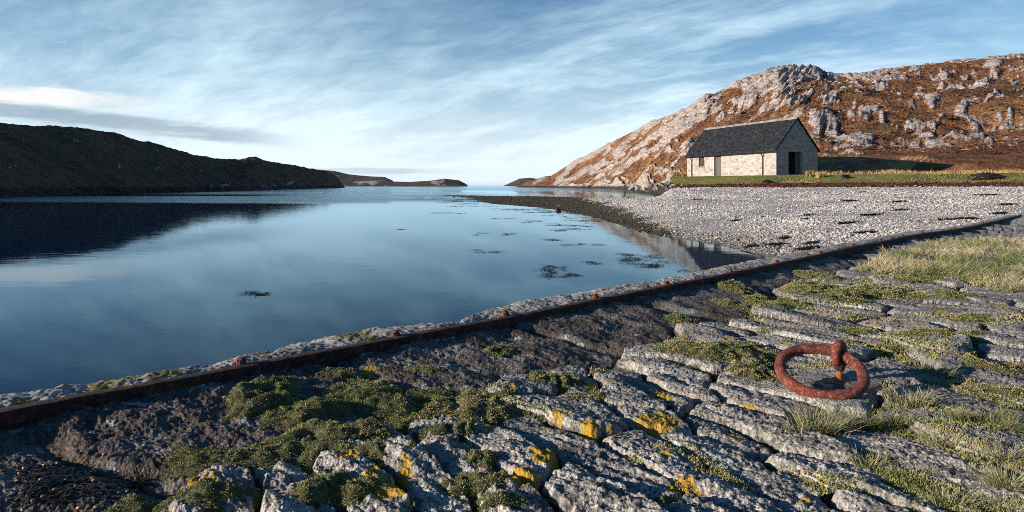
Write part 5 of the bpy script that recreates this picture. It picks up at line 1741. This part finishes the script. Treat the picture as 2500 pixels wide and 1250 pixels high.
def bz_at(x, y):
    px = 1250 + F * x / y
    W = np.interp(px, B_PX, B_W); T = np.interp(px, B_PX, B_T)
    return beach_z(px, (y - W) / (T - W), x, y)
for i, (cx, cy, rx, ry, lab) in enumerate(STRAND):
    p = beach_hit(cx, cy)
    lx = rx / F * p[1]; ly = max(ry / F * p[1] * 5, 0.10)
    r_ = np.random.default_rng(1400 + i)
    n = int(np.clip(rx * ry * 0.8, 30, 180))
    V, Fc = strands(n, p[0], p[1], bz_at, lx * .85, ly * .36, .34, .05, 0.06, r_)
    tag(mk('seaweed_strand', V, Fc, M['weed'], None, True, origin=p), lab, 'seaweed', 'seaweed cast up on the shingle')

# the red brown weed line at the top of the beach
n = 15000
px = rng.uniform(1640, 3000, n); off = rng.normal(1.0, 1.2, n)
d0 = np.interp(px, B_PX, B_T)
keep = (off > -1.6) & (off < 3.4) & (fbm(px / 40, off * 0.8, 3, 770) > -0.30 - 0.2 * sm(px, 1800, 2000))
px, off, d0 = px[keep], off[keep], d0[keep]
d = d0 + off; x = (px - 1250) / F * d
d1_ = np.interp(px, *zip(*R_FOOT))
_, zl = lawn_profile(px, np.clip(off / (d1_ - d0), 0, 1))
zb_ = np.where(off < 0, beach_z(px, (d - np.interp(px, B_PX, B_W)) / (d0 - np.interp(px, B_PX, B_W)), x, d), zl)
V, Fc = pebble_mesh(x, d, zb_ + 0.03, rng.uniform(.05, .17, len(x)), 0.45, 0.3)
tag(mk('weed_line', V, Fc, M['drift'], None, False), 'red brown dried seaweed lying in a band along the top of the beach', 'seaweed', kind='stuff')

def heap(px, py, wpx, hpx, lab, seed):
    b = ground_at(px, py)
    r_ = np.random.default_rng(seed)
    sx, sz = wpx / F * b[1] / 2, hpx / F * b[1]
    bm = bmesh.new(); bmesh.ops.create_icosphere(bm, subdivisions=4, radius=1.0)
    co = np.array([v.co[:] for v in bm.verts]); f = np.array([[q.index for q in p.verts] for p in bm.faces]); bm.free()
    nz = fbm(co[:, 0] * 1.5 + seed, co[:, 1] * 1.5 + co[:, 2], 4, 780)
    co *= (1 + 0.32 * nz + 0.12 * fbm(co[:, 0] * 6, co[:, 1] * 6 + co[:, 2] * 4, 3, 785))[:, None]
    co *= np.array([sx, sx * .6, sz])
    co[:, 2] = np.maximum(co[:, 2], -0.1)
    root = empty('seaweed_heap', tuple(b)); tag(root, lab, 'seaweed heap')
    mk('mound', co + b, f, M['weed'], root, False)
    m_ = int(160 * max(1, sx))
    aa = r_.random(m_) * 6.28; qq = np.sqrt(r_.random(m_))
    hx, hy = b[0] + sx * qq * np.cos(aa), b[1] + sx * .6 * qq * np.sin(aa)
    hz_ = b[2] + sz * np.sqrt(np.clip(1 - qq ** 2, 0, 1)) * .9
    V, Fc, tn, al = blades(np.stack([hx, hy, hz_], -1), r_.uniform(.08, .22, m_), aa, r_.uniform(.6, 1.6, m_), np.full(m_, .05), r_.random(m_), 1.2)
    mk('fronds', V, Fc, M['weed'], root)
heap(2408, 436, 78, 13, 'long dark seaweed heap on the grass at the right edge', 1)
heap(2065, 437, 20, 9, 'small round dark heap on the lawn right of the house', 2)
heap(1874, 449, 24, 9, 'dark heap at the edge of the lawn below the house wall', 3)

# dead wet kelp with orange pods on the dark concrete in the lower left corner
def kelp():
    p = on_quay(165, 1185)
    r_ = np.random.default_rng(1500)
    root = empty('kelp_heap', p)
    tag(root, 'dark wet kelp with orange pods lying on the concrete in the lower left corner', 'seaweed heap')
    V, Fc = strands(300, p[0], p[1], quay_z, .26, .17, .085, .012, 0.010, r_)
    mk('fronds', V, Fc, M['weed'], root)
    for _ in range(26):
        x = np.array([p[0] + r_.normal(0, .13)]); y = np.array([p[1] + r_.normal(-0.02, .09)])
        V, Fc = pebble_mesh(x, y, quay_z(x, y) + .014, r_.uniform(.006, .014, 1), .6, .08, r_)
        mk('pod', V, Fc, M['pod'], root)
kelp()

# ------------------------------------------------------------------ thin sea air
hm = bpy.data.materials.new('haze')
hm.use_nodes = True
hm.node_tree.nodes.clear()
hm.cycles.volume_sampling = 'DISTANCE'
th_ = NT(hm.node_tree)
ho = th_.node('ShaderNodeOutputMaterial')
hv = th_.node('ShaderNodeVolumePrincipled', {'Color': (0.75, 0.86, 1.0, 1), 'Density': 0.000014})
hm.node_tree.links.new(hv.outputs[0], ho.inputs['Volume'])
bm = bmesh.new()
add_box(bm, -41000, 41000, -41000, 41000, -9, 78)
tag(bm_obj('haze', bm, hm), kind='stuff')
